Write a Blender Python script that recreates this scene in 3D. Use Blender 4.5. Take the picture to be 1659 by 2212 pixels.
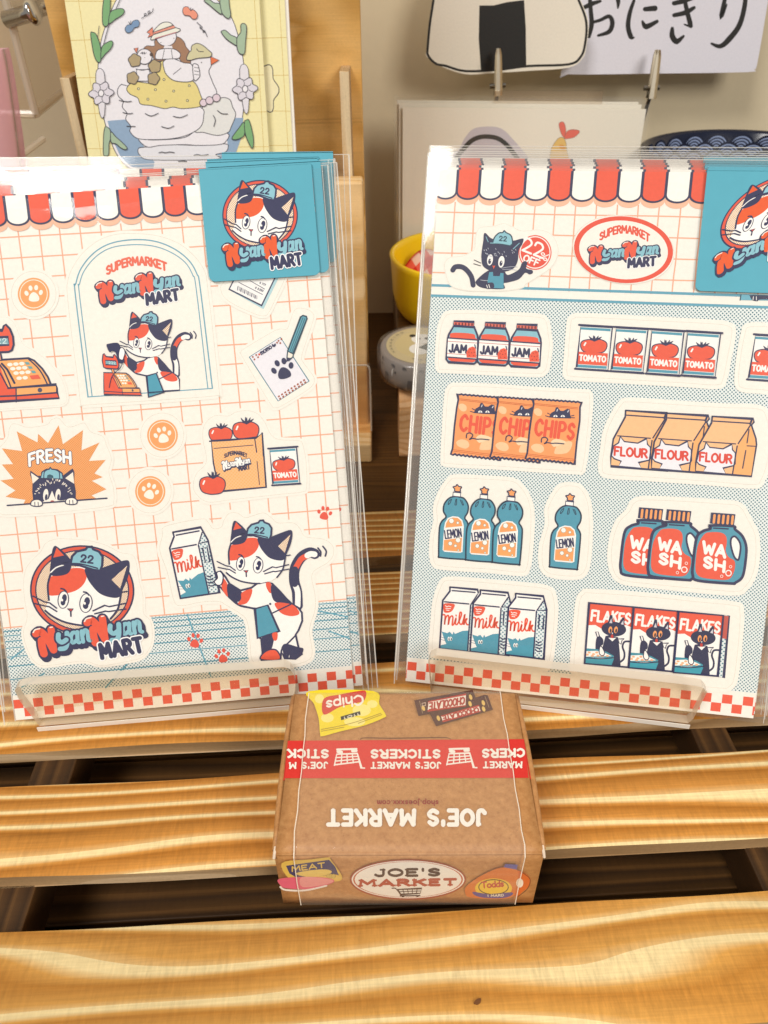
import bpy, bmesh, math, random
import numpy as np
from mathutils import Matrix, Vector
from mathutils.geometry import tessellate_polygon

# ------------------------------------------------------------------ camera
scene = bpy.context.scene
for o in list(bpy.data.objects):
    bpy.data.objects.remove(o)
col = scene.collection
random.seed(7)
FPX, PITCH, ROLL, CAMH = 1603.9, 0.65086, -0.012485, 0.18641   # focal length in 1659x2212 pixels, radians, metres
CX, CY = 829.5, 1106.0
_f = np.array([0, math.cos(PITCH), -math.sin(PITCH)])
_x = np.array([1.0, 0, 0])
_u = np.cross(_x, _f)
CAMX = math.cos(ROLL) * _x + math.sin(ROLL) * _u
CAMU = -math.sin(ROLL) * _x + math.cos(ROLL) * _u
CAMF = _f
CAMP = np.array([0, 0, CAMH])
cam_data = bpy.data.cameras.new('camera')
cam = bpy.data.objects.new('camera', cam_data)
col.objects.link(cam)
M = Matrix((CAMX, CAMU, -CAMF)).transposed().to_4x4()
M.translation = Vector(CAMP)
cam.matrix_world = M
cam_data.sensor_fit = 'VERTICAL'
cam_data.sensor_height = 24.0
cam_data.sensor_width = 18.0
cam_data.lens = 24.0 * FPX / 2212.0
cam_data.clip_start = 0.01
cam_data.clip_end = 20.0
cam_data.dof.use_dof = True
cam_data.dof.focus_distance = 0.205
cam_data.dof.aperture_fstop = 24.0
scene.camera = cam

# ------------------------------------------------------------------ light
world = bpy.data.worlds.new('World')
scene.world = world
world.use_nodes = True
bg = world.node_tree.nodes['Background']
bg.inputs[0].default_value = (1.0, 0.965, 0.91, 1)
bg.inputs[1].default_value = 0.24
def area(name, loc, target, sx, sy, power, color):
    d = bpy.data.lights.new(name, 'AREA')
    d.shape = 'RECTANGLE'
    d.size, d.size_y, d.energy, d.color = sx, sy, power, color
    o = bpy.data.objects.new(name, d)
    col.objects.link(o)
    o.location = loc
    o.rotation_euler = (Vector(target) - Vector(loc)).to_track_quat('-Z', 'Y').to_euler()
    return o
area('window_light', (-0.78, -0.84, 1.90), (0, 0.2, 0.03), 0.78, 0.60, 26.0, (1.0, 0.97, 0.92))
area('front_fill_light', (1.05, -1.45, 1.20), (0.08, 0.38, 0.06), 0.8, 0.8, 23.0, (1.0, 0.95, 0.88))  # added frontal fill that brightens the wall and cards at the back
scene.view_settings.view_transform = 'Standard'
scene.view_settings.look = 'None'
scene.view_settings.exposure = 0.23
scene.view_settings.gamma = 1.0
scene.render.engine = 'CYCLES'
scene.cycles.transparent_max_bounces = 48
scene.cycles.max_bounces = 12
scene.render.resolution_x, scene.render.resolution_y = 768, 1024

# ------------------------------------------------------------------ pixel <-> place
K = 1659 / 3024
CROPS = dict(u=(0, 0, 1 / K), a1=(0, 0, .60277), a2=(900, 0, .60277), a3=(1600, 0, .85835), a4=(0, 560, .48222), a5=(700, 560, .42194),
    a6=(1300, 560, .42194), a7=(1650, 560, .42194), a8=(2200, 560, .49668), b1=(0, 900, .5425), b2=(700, 1050, .48222),
    b3=(0, 1550, .48222), b4=(0, 2050, .42194), b5=(600, 1950, .5425), b6=(1300, 1300, .4522), b7=(1300, 2200, .42194),
    c1=(1650, 1150, .42194), c2=(2200, 1200, .49668), c3=(1600, 1850, .45208), c4=(2200, 1900, .49668), c5=(1050, 2650, .69319),
    c6=(1050, 3250, .69319), c7=(0, 2600, .72333), c8=(1900, 2600, .67752), d1=(0, 0, .31646), d2=(1450, 800, .49716),
    d3=(0, 1100, .27119), d4=(2600, 550, .29383), d5=(1250, 560, .27137), d8=(1050, 2650, .42918))
def U(c, pts):
    x, y, s = CROPS[c]
    return (np.asarray(pts, float).reshape(-1, 2) * s + [x, y]) * K
def rays(c, pts):
    u = U(c, pts)
    return CAMF + (u[:, 0:1] - CX) / FPX * CAMX - (u[:, 1:2] - CY) / FPX * CAMU
def at_y(c, p, Y):
    d = rays(c, [p])[0]
    return CAMP + d * (Y / d[1])
def at_z(c, p, z):
    d = rays(c, [p])[0]
    return CAMP + d * ((z - CAMH) / d[2])
class Plane:
    """a flat frame in the place: o origin, ex right, ey up, n towards the viewer's side"""
    def __init__(s, o, ex, ey):
        s.o, s.ex, s.ey = (np.asarray(a, float) for a in (o, ex, ey))
        s.n = np.cross(s.ex, s.ey)
    def uv(s, c, pts):
        d = rays(c, pts)
        t = ((s.o - CAMP) @ s.n) / (d @ s.n)
        P = CAMP + t[:, None] * d - s.o
        return np.stack([P @ s.ex, P @ s.ey], -1)
    def matrix(s):
        m = Matrix((s.ex, s.ey, s.n)).transposed().to_4x4()
        m.translation = Vector(s.o)
        return m
    def shift(s, dx=0, dy=0, dn=0):
        return Plane(s.o + dx * s.ex + dy * s.ey + dn * s.n, s.ex, s.ey)
    def p(s, x, y, z=0):
        return s.o + x * s.ex + y * s.ey + z * s.n
def leaning(o, yaw, lean, roll=0):
    c, s_ = math.cos(yaw), math.sin(yaw)
    ex = np.array([c, s_, 0]); nn = np.array([-s_, c, 0])
    ey = np.array([0, 0, 1]) * math.cos(lean) + nn * math.sin(lean)
    return Plane(o, math.cos(roll) * ex + math.sin(roll) * ey, -math.sin(roll) * ex + math.cos(roll) * ey)

# ------------------------------------------------------------------ materials
def lin(h):
    h = h.lstrip('#')
    v = [int(h[i:i + 2], 16) / 255 for i in (0, 2, 4)]
    return [x / 12.92 if x <= .04045 else ((x + .055) / 1.055) ** 2.4 for x in v]
MATS = {}
def new_mat(name):
    m = bpy.data.materials.new(name)
    m.use_nodes = True
    MATS[name] = m
    return m, m.node_tree.nodes, m.node_tree.links, m.node_tree.nodes['Principled BSDF']
def ink(hexcol, rough=.5, spec=.35):
    """printed colour: the ink with a faint paper mottle"""
    key = 'ink_%s_%s' % (hexcol.lstrip('#'), rough)
    if key in MATS: return MATS[key]
    m, N, L, b = new_mat(key)
    c = lin(hexcol)
    tc = N.new('ShaderNodeTexCoord'); nz = N.new('ShaderNodeTexNoise'); nz.inputs['Scale'].default_value = 900; nz.inputs['Detail'].default_value = 4
    L.new(tc.outputs['Object'], nz.inputs['Vector'])
    mx = N.new('ShaderNodeMix'); mx.data_type = 'RGBA'
    L.new(nz.outputs[0], mx.inputs[0])
    mx.inputs[6].default_value = [min(1, x * .86 + .004) for x in c] + [1]
    mx.inputs[7].default_value = [min(1, x * .98 + .012) for x in c] + [1]
    L.new(mx.outputs[2], b.inputs['Base Color'])
    b.inputs['Roughness'].default_value = rough
    b.inputs['Specular IOR Level'].default_value = spec
    return m
def plain(name, hexcol, rough=.5, metal=0, spec=.5, noise=0, nscale=60, bump=0):
    if name in MATS: return MATS[name]
    m, N, L, b = new_mat(name)
    c = lin(hexcol)
    b.inputs['Base Color'].default_value = c + [1]
    b.inputs['Roughness'].default_value = rough
    b.inputs['Metallic'].default_value = metal
    b.inputs['Specular IOR Level'].default_value = spec
    if noise or bump:
        tc = N.new('ShaderNodeTexCoord'); nz = N.new('ShaderNodeTexNoise'); nz.inputs['Scale'].default_value = nscale; nz.inputs['Detail'].default_value = 8
        L.new(tc.outputs['Object'], nz.inputs['Vector'])
        if noise:
            mx = N.new('ShaderNodeMix'); mx.data_type = 'RGBA'
            L.new(nz.outputs[0], mx.inputs[0])
            mx.inputs[6].default_value = [x * (1 - noise) for x in c] + [1]
            mx.inputs[7].default_value = [min(1, x * (1 + noise)) for x in c] + [1]
            L.new(mx.outputs[2], b.inputs['Base Color'])
        if bump:
            bp = N.new('ShaderNodeBump'); bp.inputs['Strength'].default_value = bump; bp.inputs['Distance'].default_value = .0004
            L.new(nz.outputs[0], bp.inputs['Height']); L.new(bp.outputs[0], b.inputs['Normal'])
    return m
def math_node(N, L, op, a, b=None):
    n = N.new('ShaderNodeMath'); n.operation = op
    for i, v in enumerate((a, b)):
        if v is None: continue
        if isinstance(v, (int, float)): n.inputs[i].default_value = v
        else: L.new(v, n.inputs[i])
    return n.outputs[0]
def halftone(name, base, dot, pitch, radius):
    """flat print: dots on a square lattice turned by 45 degrees"""
    m, N, L, b = new_mat(name)
    tc = N.new('ShaderNodeTexCoord'); sp = N.new('ShaderNodeSeparateXYZ'); L.new(tc.outputs['Object'], sp.inputs[0])
    s = math_node(N, L, 'ADD', sp.outputs[0], sp.outputs[1]); d = math_node(N, L, 'SUBTRACT', sp.outputs[0], sp.outputs[1])
    fr = []
    for q in (s, d):
        q = math_node(N, L, 'MULTIPLY', q, 1 / pitch); q = math_node(N, L, 'FRACT', math_node(N, L, 'ADD', q, 500.0))
        q = math_node(N, L, 'SUBTRACT', q, .5); fr.append(math_node(N, L, 'MULTIPLY', q, q))
    r = math_node(N, L, 'SQRT', math_node(N, L, 'ADD', fr[0], fr[1]))
    t = math_node(N, L, 'LESS_THAN', r, radius)
    mx = N.new('ShaderNodeMix'); mx.data_type = 'RGBA'; L.new(t, mx.inputs[0])
    mx.inputs[6].default_value = [x * .92 for x in lin(base)] + [1]; mx.inputs[7].default_value = lin(dot) + [1]
    L.new(mx.outputs[2], b.inputs['Base Color']); b.inputs['Roughness'].default_value = .5; b.inputs['Specular IOR Level'].default_value = .35
    return m
def clear(name, tint='#FFFFFF', haze=.03, rough=.06, ior=1.5, hazecol='#FFFFFF', body=1.0, wrinkle=0, wscale=60):
    """thin clear plastic: see-through, mirror-like by angle, a little milky"""
    m, N, L, b = new_mat(name)
    N.remove(b); out = N['Material Output']
    tr = N.new('ShaderNodeBsdfTransparent'); tr.inputs[0].default_value = [x * body for x in lin(tint)] + [1]
    df = N.new('ShaderNodeBsdfDiffuse'); df.inputs[0].default_value = lin(hazecol) + [1]
    gl = N.new('ShaderNodeBsdfGlossy'); gl.inputs['Roughness'].default_value = rough
    lw = N.new('ShaderNodeLayerWeight'); lw.inputs[0].default_value = .5
    if wrinkle:
        tc = N.new('ShaderNodeTexCoord'); nz = N.new('ShaderNodeTexNoise'); nz.inputs['Scale'].default_value = wscale; nz.inputs['Detail'].default_value = 2; nz.inputs['Distortion'].default_value = .8
        L.new(tc.outputs['Object'], nz.inputs['Vector'])
        bp = N.new('ShaderNodeBump'); bp.inputs['Strength'].default_value = wrinkle; bp.inputs['Distance'].default_value = .001; L.new(nz.outputs[0], bp.inputs['Height'])
        L.new(bp.outputs[0], gl.inputs['Normal'])
    f0 = ((ior - 1) / (ior + 1)) ** 2
    fr = N.new('ShaderNodeMath'); fr.operation = 'MULTIPLY_ADD'; L.new(math_node(N, L, 'POWER', lw.outputs['Facing'], 5.0), fr.inputs[0]); fr.inputs[1].default_value = .8; fr.inputs[2].default_value = f0
    m1 = N.new('ShaderNodeMixShader'); m1.inputs[0].default_value = haze
    L.new(tr.outputs[0], m1.inputs[1]); L.new(df.outputs[0], m1.inputs[2])
    m2 = N.new('ShaderNodeMixShader'); L.new(fr.outputs[0], m2.inputs[0]); L.new(m1.outputs[0], m2.inputs[1]); L.new(gl.outputs[0], m2.inputs[2])
    L.new(m2.outputs[0], out.inputs[0])
    return m
def wood(name, light, mid, dark, freq=34, distort=2.2, stretch=.16, rough=.42, rings='SAW', fine=1.0, along='X', bump=.25, saw=.25):
    """sawn timber: growth-ring bands along local X, fine fibre, saw marks across"""
    m, N, L, b = new_mat(name)
    tc = N.new('ShaderNodeTexCoord'); oi = N.new('ShaderNodeObjectInfo')
    off = N.new('ShaderNodeCombineXYZ')
    L.new(math_node(N, L, 'MULTIPLY', oi.outputs['Random'], 3.7), off.inputs[0]); L.new(math_node(N, L, 'MULTIPLY', oi.outputs['Random'], 1.3), off.inputs[1])
    ad = N.new('ShaderNodeVectorMath'); ad.operation = 'ADD'; L.new(tc.outputs['Object'], ad.inputs[0]); L.new(off.outputs[0], ad.inputs[1])
    src = ad.outputs[0]
    if along != 'X':
        rt = N.new('ShaderNodeMapping'); rt.inputs['Rotation'].default_value = (0, math.pi / 2, 0) if along == 'Z' else (0, 0, math.pi / 2)
        L.new(src, rt.inputs[0]); src = rt.outputs[0]
    mp = N.new('ShaderNodeMapping'); mp.inputs['Scale'].default_value = (stretch, 1, 1); L.new(src, mp.inputs[0])
    n0 = N.new('ShaderNodeTexNoise'); n0.inputs['Scale'].default_value = 26; n0.inputs['Detail'].default_value = 2; L.new(mp.outputs[0], n0.inputs['Vector'])
    vm = N.new('ShaderNodeVectorMath'); vm.operation = 'MULTIPLY_ADD'; L.new(n0.outputs['Color'], vm.inputs[0]); vm.inputs[1].default_value = (0, .012 * distort, .012 * distort); L.new(mp.outputs[0], vm.inputs[2])
    wv = N.new('ShaderNodeTexWave'); wv.wave_type = 'BANDS'; wv.bands_direction = 'Y'; wv.wave_profile = rings
    wv.inputs['Scale'].default_value = freq; wv.inputs['Distortion'].default_value = 1.6; wv.inputs['Detail'].default_value = 2; wv.inputs['Detail Scale'].default_value = .8
    L.new(vm.outputs[0], wv.inputs['Vector'])
    cr = N.new('ShaderNodeValToRGB'); e = cr.color_ramp.elements
    half = [(p * .6 + q * .4) for p, q in zip(lin(mid), lin(light))]
    e[0].position = 0; e[0].color = half + [1]; e[1].position = 1; e[1].color = lin(light) + [1]
    for p, c in ((.16, lin(mid)), (.62, lin(dark)), (.74, lin(mid)), (.86, lin(light))):
        k = e.new(p); k.color = c + [1]
    L.new(wv.outputs[0], cr.inputs[0])
    fm = N.new('ShaderNodeMapping'); fm.inputs['Scale'].default_value = (.03, 1, 1); fm.inputs['Rotation'].default_value = (.6, .0, .012); L.new(src, fm.inputs[0])
    n1 = N.new('ShaderNodeTexNoise'); n1.inputs['Scale'].default_value = 2100; n1.inputs['Detail'].default_value = 3; L.new(fm.outputs[0], n1.inputs['Vector'])
    sm = N.new('ShaderNodeMapping'); sm.inputs['Scale'].default_value = (1, .16, 1); sm.inputs['Rotation'].default_value = (0, .5, .07); L.new(src, sm.inputs[0])
    n2 = N.new('ShaderNodeTexNoise'); n2.inputs['Scale'].default_value = 1000; n2.inputs['Detail'].default_value = 6; n2.inputs['Roughness'].default_value = .7; L.new(sm.outputs[0], n2.inputs['Vector'])
    n3 = N.new('ShaderNodeTexNoise'); n3.inputs['Scale'].default_value = 38; n3.inputs['Detail'].default_value = 3; L.new(mp.outputs[0], n3.inputs['Vector'])
    def scaled(n, lo, hi):
        r = N.new('ShaderNodeMapRange'); r.inputs[1].default_value = .3; r.inputs[2].default_value = .7; r.inputs[3].default_value = lo; r.inputs[4].default_value = hi
        L.new(n.outputs[0], r.inputs[0]); return r.outputs[0]
    n4 = N.new('ShaderNodeTexNoise'); n4.inputs['Scale'].default_value = 45; n4.inputs['Detail'].default_value = 2; L.new(src, n4.inputs['Vector'])
    patch = scaled(n4, .35, 1)
    sawv = math_node(N, L, 'ADD', 1.0, math_node(N, L, 'MULTIPLY', math_node(N, L, 'SUBTRACT', scaled(n2, 1 - saw * .6, 1.1), 1.0), patch))
    f = math_node(N, L, 'MULTIPLY', scaled(n1, 1 - .10 * fine, 1.05), sawv)
    f = math_node(N, L, 'MULTIPLY', f, scaled(n3, .8, 1.12))
    pm = N.new('ShaderNodeMapping'); pm.inputs['Scale'].default_value = (.022, 1, 1); pm.inputs['Rotation'].default_value = (.4, 0, -.01); L.new(src, pm.inputs[0])
    n5 = N.new('ShaderNodeTexNoise'); n5.inputs['Scale'].default_value = 620; n5.inputs['Detail'].default_value = 2; L.new(pm.outputs[0], n5.inputs['Vector'])
    pr = N.new('ShaderNodeMapRange'); pr.inputs[1].default_value = .66; pr.inputs[2].default_value = .74; pr.inputs[3].default_value = 1; pr.inputs[4].default_value = .86; L.new(n5.outputs[0], pr.inputs[0])
    f = math_node(N, L, 'MULTIPLY', f, pr.outputs[0])
    mu = N.new('ShaderNodeVectorMath'); mu.operation = 'SCALE'; L.new(cr.outputs[0], mu.inputs[0]); L.new(f, mu.inputs['Scale'])
    L.new(mu.outputs[0], b.inputs['Base Color'])
    b.inputs['Roughness'].default_value = rough; b.inputs['Specular IOR Level'].default_value = .3
    bp = N.new('ShaderNodeBump'); bp.inputs['Strength'].default_value = bump; bp.inputs['Distance'].default_value = .0003
    h = math_node(N, L, 'ADD', math_node(N, L, 'MULTIPLY', n2.outputs[0], .7), math_node(N, L, 'MULTIPLY', n1.outputs[0], .5))
    L.new(h, bp.inputs['Height']); L.new(bp.outputs[0], b.inputs['Normal'])
    return m

# ------------------------------------------------------------------ object helpers
def link(o, parent=None, matrix=None):
    col.objects.link(o)
    if matrix is not None: o.matrix_basis = matrix
    if parent is not None:
        o.parent = parent
        inv = ROOTM[parent.name].inverted()
        o.matrix_parent_inverse = inv
    ROOTM[o.name] = (Matrix(matrix) if matrix is not None else Matrix())
    return o
ROOTM = {}
def tag(o, label=None, cat=None, group=None, kind=None):
    if label: o['label'] = label
    if cat: o['category'] = cat
    if group: o['group'] = group
    if kind: o['kind'] = kind
    return o
def thing(name, loc, label, cat, group=None, rotz=0, matrix=None):
    o = bpy.data.objects.new(name, None)
    o.empty_display_size = .01
    m = matrix if matrix is not None else Matrix.Translation(Vector(loc)) @ Matrix.Rotation(rotz, 4, 'Z')
    link(o, None, m)
    return tag(o, label, cat, group)
class MB:
    """collects faces (with a material each) and links them as one mesh"""
    def __init__(s): s.v, s.f, s.m, s.mats, s.smooth = [], [], [], [], False
    def mi(s, mat):
        if mat not in s.mats: s.mats.append(mat)
        return s.mats.index(mat)
    def face(s, pts, mat):
        k = len(s.v); s.v += [tuple(map(float, p)) for p in pts]; s.f.append(tuple(range(k, k + len(pts)))); s.m.append(s.mi(mat))
    def tris(s, verts, tri, mat):
        k = len(s.v); s.v += [tuple(map(float, p)) for p in verts]; i = s.mi(mat)
        for t in tri: s.f.append(tuple(k + j for j in t)); s.m.append(i)
    def box(s, a, b, mat, taper=0):
        (x0, y0, z0), (x1, y1, z1) = a, b
        P = [(x0, y0, z0), (x1, y0, z0), (x1, y1, z0), (x0, y1, z0), (x0, y0, z1), (x1, y0, z1), (x1, y1, z1), (x0, y1, z1)]
        s.tris(P, [(0, 3, 2, 1), (4, 5, 6, 7), (0, 1, 5, 4), (1, 2, 6, 5), (2, 3, 7, 6), (3, 0, 4, 7)], mat)
    def prism(s, poly, z0, z1, mat, side=None):
        """flat outline (x, y) extruded along z"""
        n = len(poly); area_ = sum(poly[i][0] * poly[(i + 1) % n][1] - poly[(i + 1) % n][0] * poly[i][1] for i in range(n))
        if area_ < 0: poly = poly[::-1]
        tri = tessellate_polygon([[Vector((p[0], p[1], 0)) for p in poly]])
        s.tris([(p[0], p[1], z1) for p in poly], tri, mat); s.tris([(p[0], p[1], z0) for p in poly], [t[::-1] for t in tri], mat)
        k = len(s.v); s.v += [(p[0], p[1], z0) for p in poly] + [(p[0], p[1], z1) for p in poly]; i = s.mi(side or mat)
        for j in range(n): s.f.append((k + j, k + (j + 1) % n, k + n + (j + 1) % n, k + n + j)); s.m.append(i)
    def lathe(s, prof, mat, seg=40, closed=False):
        k = len(s.v); i = s.mi(mat)
        for r, z in prof:
            for j in range(seg):
                a = 2 * math.pi * j / seg; s.v.append((r * math.cos(a), r * math.sin(a), z))
        for q in range(len(prof) - 1):
            for j in range(seg):
                a, b2 = k + q * seg + j, k + q * seg + (j + 1) % seg
                s.f.append((a, b2, b2 + seg, a + seg)); s.m.append(i)
    def tube(s, pts, r, mat, seg=8):
        pts = [Vector(p) for p in pts]; k = len(s.v); i = s.mi(mat); n = len(pts)
        rr = r if isinstance(r, (list, tuple)) else [r] * n
        up = Vector((.31, .17, .93))
        for q, p in enumerate(pts):
            d = (pts[min(q + 1, n - 1)] - pts[max(q - 1, 0)]).normalized()
            a = d.cross(up)
            if a.length < .1: a = d.cross(Vector((1, 0, 0)))
            a.normalize(); b2 = d.cross(a)
            for j in range(seg):
                t = 2 * math.pi * j / seg; s.v.append(tuple(p + (a * math.cos(t) + b2 * math.sin(t)) * rr[q]))
        for q in range(n - 1):
            for j in range(seg):
                a, b2 = k + q * seg + j, k + q * seg + (j + 1) % seg
                s.f.append((a, b2, b2 + seg, a + seg)); s.m.append(i)
        s.f.append(tuple(k + j for j in range(seg))[::-1]); s.m.append(i)
        s.f.append(tuple(k + (n - 1) * seg + j for j in range(seg))); s.m.append(i)
    def mesh(s, name):
        me = bpy.data.meshes.new(name); me.from_pydata(s.v, [], s.f)
        for m in s.mats: me.materials.append(m)
        me.polygons.foreach_set('material_index', s.m)
        if s.smooth: me.polygons.foreach_set('use_smooth', [True] * len(s.f))
        if s.smooth:
            bm = bmesh.new(); bm.from_mesh(me); bmesh.ops.remove_doubles(bm, verts=bm.verts, dist=2e-7); bm.to_mesh(me); bm.free()
        me.update(); return me
    def build(s, name, parent=None, matrix=None, bevel=0, smooth=None):
        if smooth is not None: s.smooth = smooth
        o = bpy.data.objects.new(name, s.mesh(name))
        link(o, parent, matrix)
        if bevel:
            md = o.modifiers.new('bevel', 'BEVEL'); md.width = bevel; md.segments = 2; md.limit_method = 'ANGLE'
        return o
def Mz(loc, rz=0): return Matrix.Translation(Vector(loc)) @ Matrix.Rotation(rz, 4, 'Z')

# ------------------------------------------------------------------ flat drawing
def catmull(pts, closed, n=5):
    P = np.asarray(pts, float); k = len(P)
    if k < 3: return P
    out = []
    rng = range(k) if closed else range(k - 1)
    for i in rng:
        if closed: p0, p1, p2, p3 = P[(i - 1) % k], P[i], P[(i + 1) % k], P[(i + 2) % k]
        else: p0, p1, p2, p3 = P[max(i - 1, 0)], P[i], P[i + 1], P[min(i + 2, k - 1)]
        for t in np.arange(n) / n:
            out.append(.5 * ((2 * p1) + (-p0 + p2) * t + (2 * p0 - 5 * p1 + 4 * p2 - p3) * t * t + (-p0 + 3 * p1 - 3 * p2 + p3) * t ** 3))
    if not closed: out.append(P[-1])
    return np.array(out)
def affine(src, dst):
    A = np.array([[x, y, 1] for x, y in src], float)
    return np.linalg.solve(A, np.array(dst, float)).T      # 2x3
BOLD = ('#2C2E55', '#17324A', '#1F4356', '#3B3A46')
ident = np.array([[1, 0, 0], [0, 1, 0.0]])
class Art:
    """print on a flat (or mapped) surface; shapes are given in picture coordinates of a crop and laid on the surface"""
    DZ = 4e-6
    bold = 1.28
    def __init__(s, plane, crop=None, z0=2e-5, mapper=None):
        s.pl, s.crop, s.k, s.z0, s.mapper = plane, crop, 0, z0, mapper
        s.mb = MB(); s.A = ident; s.sub = {}
    def map(s, pts):
        pts = np.asarray(pts, float).reshape(-1, 2) @ s.A[:, :2].T + s.A[:, 2]
        if s.mapper: return s.mapper(pts)
        return s.pl.uv(s.crop, pts) if s.crop else pts
    def sc(s): return math.sqrt(abs(np.linalg.det(s.A[:, :2])))
    def put(s, q, tri, c, z):
        mat = c if isinstance(c, bpy.types.Material) else ink(s.sub.get(c, c))
        if q.shape[1] == 3: V = [(x, y, w + (s.z0 + z)) for x, y, w in q]
        else: V = [(x, y, s.z0 + (z if np.isscalar(z) else z[i])) for i, (x, y) in enumerate(q)]
        # keep faces turned to the viewer's side
        fix = []
        for t in tri:
            a, b2, c2 = (q[t[0]], q[t[1]], q[t[2]])
            cr = (b2[0] - a[0]) * (c2[1] - a[1]) - (b2[1] - a[1]) * (c2[0] - a[0])
            fix.append(tuple(t) if cr > 0 else tuple(t)[::-1])
        s.mb.tris(V, fix, mat)
    def poly(s, pts, c, smooth=False, out=None, ow=0, n=5):
        P = catmull(pts, True, n) if smooth else np.asarray(pts, float)
        q = s.map(P)
        if c:
            s.k += 1
            tri = tessellate_polygon([[Vector((a[0], a[1], 0)) for a in q]])
            s.put(q, tri, c, s.k * s.DZ)
        if out: s.line(P, ow, out, closed=True, smooth=False)
        return s
    def line(s, pts, w, c, closed=False, smooth=True, sub=0, newk=True, caps=True, n=5):
        """w: width in picture units, or a list of widths for each given point"""
        P0 = np.asarray(pts, float)
        if newk and s.bold and c in BOLD: w = [q * s.bold for q in w] if isinstance(w, (list, tuple)) else w * s.bold
        var = isinstance(w, (list, tuple))
        P = catmull(P0, closed, n) if smooth and len(P0) > 2 else P0
        if len(P) > 1:
            keep = [0] + [i for i in range(1, len(P)) if np.hypot(*(P[i] - P[i - 1])) > 1e-9]
            P = P[keep]
        if len(P) < 2: return s
        m = len(P)
        W = np.interp(np.linspace(0, 1, m), np.linspace(0, 1, len(w)), w) if var else np.full(m, float(w))
        if closed: D = np.roll(P, -1, 0) - np.roll(P, 1, 0)
        else: D = np.gradient(P, axis=0)
        ln = np.hypot(D[:, 0], D[:, 1]); ln[ln < 1e-9] = 1
        nn = np.stack([-D[:, 1], D[:, 0]], -1) / ln[:, None]
        # widen at corners
        seg = (np.roll(P, -1, 0) - P); sl = np.hypot(seg[:, 0], seg[:, 1]); sl[sl < 1e-9] = 1; sn = np.stack([-seg[:, 1], seg[:, 0]], -1) / sl[:, None]
        cs = np.abs((nn * sn).sum(1))
        if not closed: cs[-1] = 1
        h = (W / 2 / np.clip(cs, .6, 1))[:, None]
        A_, B_ = P + nn * h, P - nn * h
        if newk: s.k += 1
        z = s.k * s.DZ + sub * 1.2e-6
        V = np.concatenate([A_, B_]); T = []
        rng = range(m) if closed else range(m - 1)
        for i in rng:
            j = (i + 1) % m; T += [(i, j, m + j), (i, m + j, m + i)]
        if caps and not closed:
            for e, sg in ((0, -1), (m - 1, 1)):
                d = P[1] - P[0] if e == 0 else P[-1] - P[-2]
                d = d / (np.hypot(*d) or 1) * sg; r = W[e] / 2
                arc = [P[e] + r * (math.cos(t) * d + math.sin(t) * np.array([-d[1], d[0]])) for t in np.linspace(-1.2, 1.2, 5)]
                k = len(V); V = np.concatenate([V, arc])
                T += [(k, k + 1, k + 2), (k, k + 2, k + 3), (k, k + 3, k + 4)]
                a, b2 = (e, m + e)
                T += [(k, k + 4, a), (k, a, b2)] if sg > 0 else [(k, k + 4, b2), (k, b2, a)]
        s.put(s.map(V), T, c, z)
        return s
    def ell(s, cx, cy, rx, ry=None, c='#000000', rot=0, out=None, ow=0, n=28, a0=0, a1=360):
        ry = rx if ry is None else ry
        r = math.radians(rot); t = np.linspace(math.radians(a0), math.radians(a1), n, endpoint=(a1 - a0) < 360)
        P = np.stack([cx + rx * np.cos(t) * math.cos(r) - ry * np.sin(t) * math.sin(r), cy + rx * np.cos(t) * math.sin(r) + ry * np.sin(t) * math.cos(r)], -1)
        return s.poly(P, c, out=out, ow=ow)
    def text(s, txt, p0, p1, h, w, c, out=None, ow=0, up=None, bulge=0, gap=.28, serif=False, jitter=0, off=(0, 0)):
        """stroke lettering from p0 to p1 along the baseline; h cap height, w pen width"""
        p0, p1 = np.array(p0, float) + off, np.array(p1, float) + off
        d = p1 - p0; ln = np.hypot(*d); e = d / ln
        u_ = np.array([e[1], -e[0]]) if up is None else np.array(up, float)
        adv = sum((GL[ch][0] if ch != ' ' else .35) for ch in txt) + gap * (len(txt) - 1)
        sx = ln / adv; x = 0; S = []
        rnd = random.Random(len(txt) + int(ln))
        for ch in txt:
            if ch == ' ': x += .35 + gap; continue
            a, st = GL[ch]; dy = (rnd.random() - .5) * jitter
            if serif:
                st = list(st) + [('F', [(max(px - .17, -.14) if px > .1 else px - .14, py * .94 + .03), (px + .17, py * .94 + .03)]) for px, py in SERIF.get(ch, [])]
            for kind, pts in st:
                q = []
                pp = catmull(pts, False, 4) if kind == 'C' else (catmull(pts, True, 4) if kind == 'O' else np.array(pts, float))
                for gx, gy in pp:
                    X = (x + gx) * sx; tt = X / ln
                    q.append(p0 + e * X + u_ * ((gy + dy) * h + bulge * 4 * tt * (1 - tt)))
                S.append((kind, q))
            x += a + gap
        for width, cc in (((w + ow), out), (w, c)):
            if not cc: continue
            s.k += 1; cnt = 0
            for kind, q in S:
                if kind == 'L' and len(q) > 2:
                    for j in range(len(q) - 1): s.line(q[j:j + 2], width, cc, smooth=False, sub=cnt % 13, newk=False); cnt += 1
                else: s.line(q, width * (.62 if kind == 'F' else 1), cc, closed=(kind == 'O'), smooth=False, sub=cnt % 13, newk=False, caps=(kind != 'F')); cnt += 1
            s.k += 3
        return s
    def build(s, name, parent, plane=None):
        return s.mb.build(name, parent, (plane or s.pl).matrix() if (plane or s.pl) else Matrix())
def _g(spec):
    out = []
    for st in spec.split(';'):
        t = st.split(); out.append((t[0], [tuple(map(float, q.split(','))) for q in t[1:]]))
    return out
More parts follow.
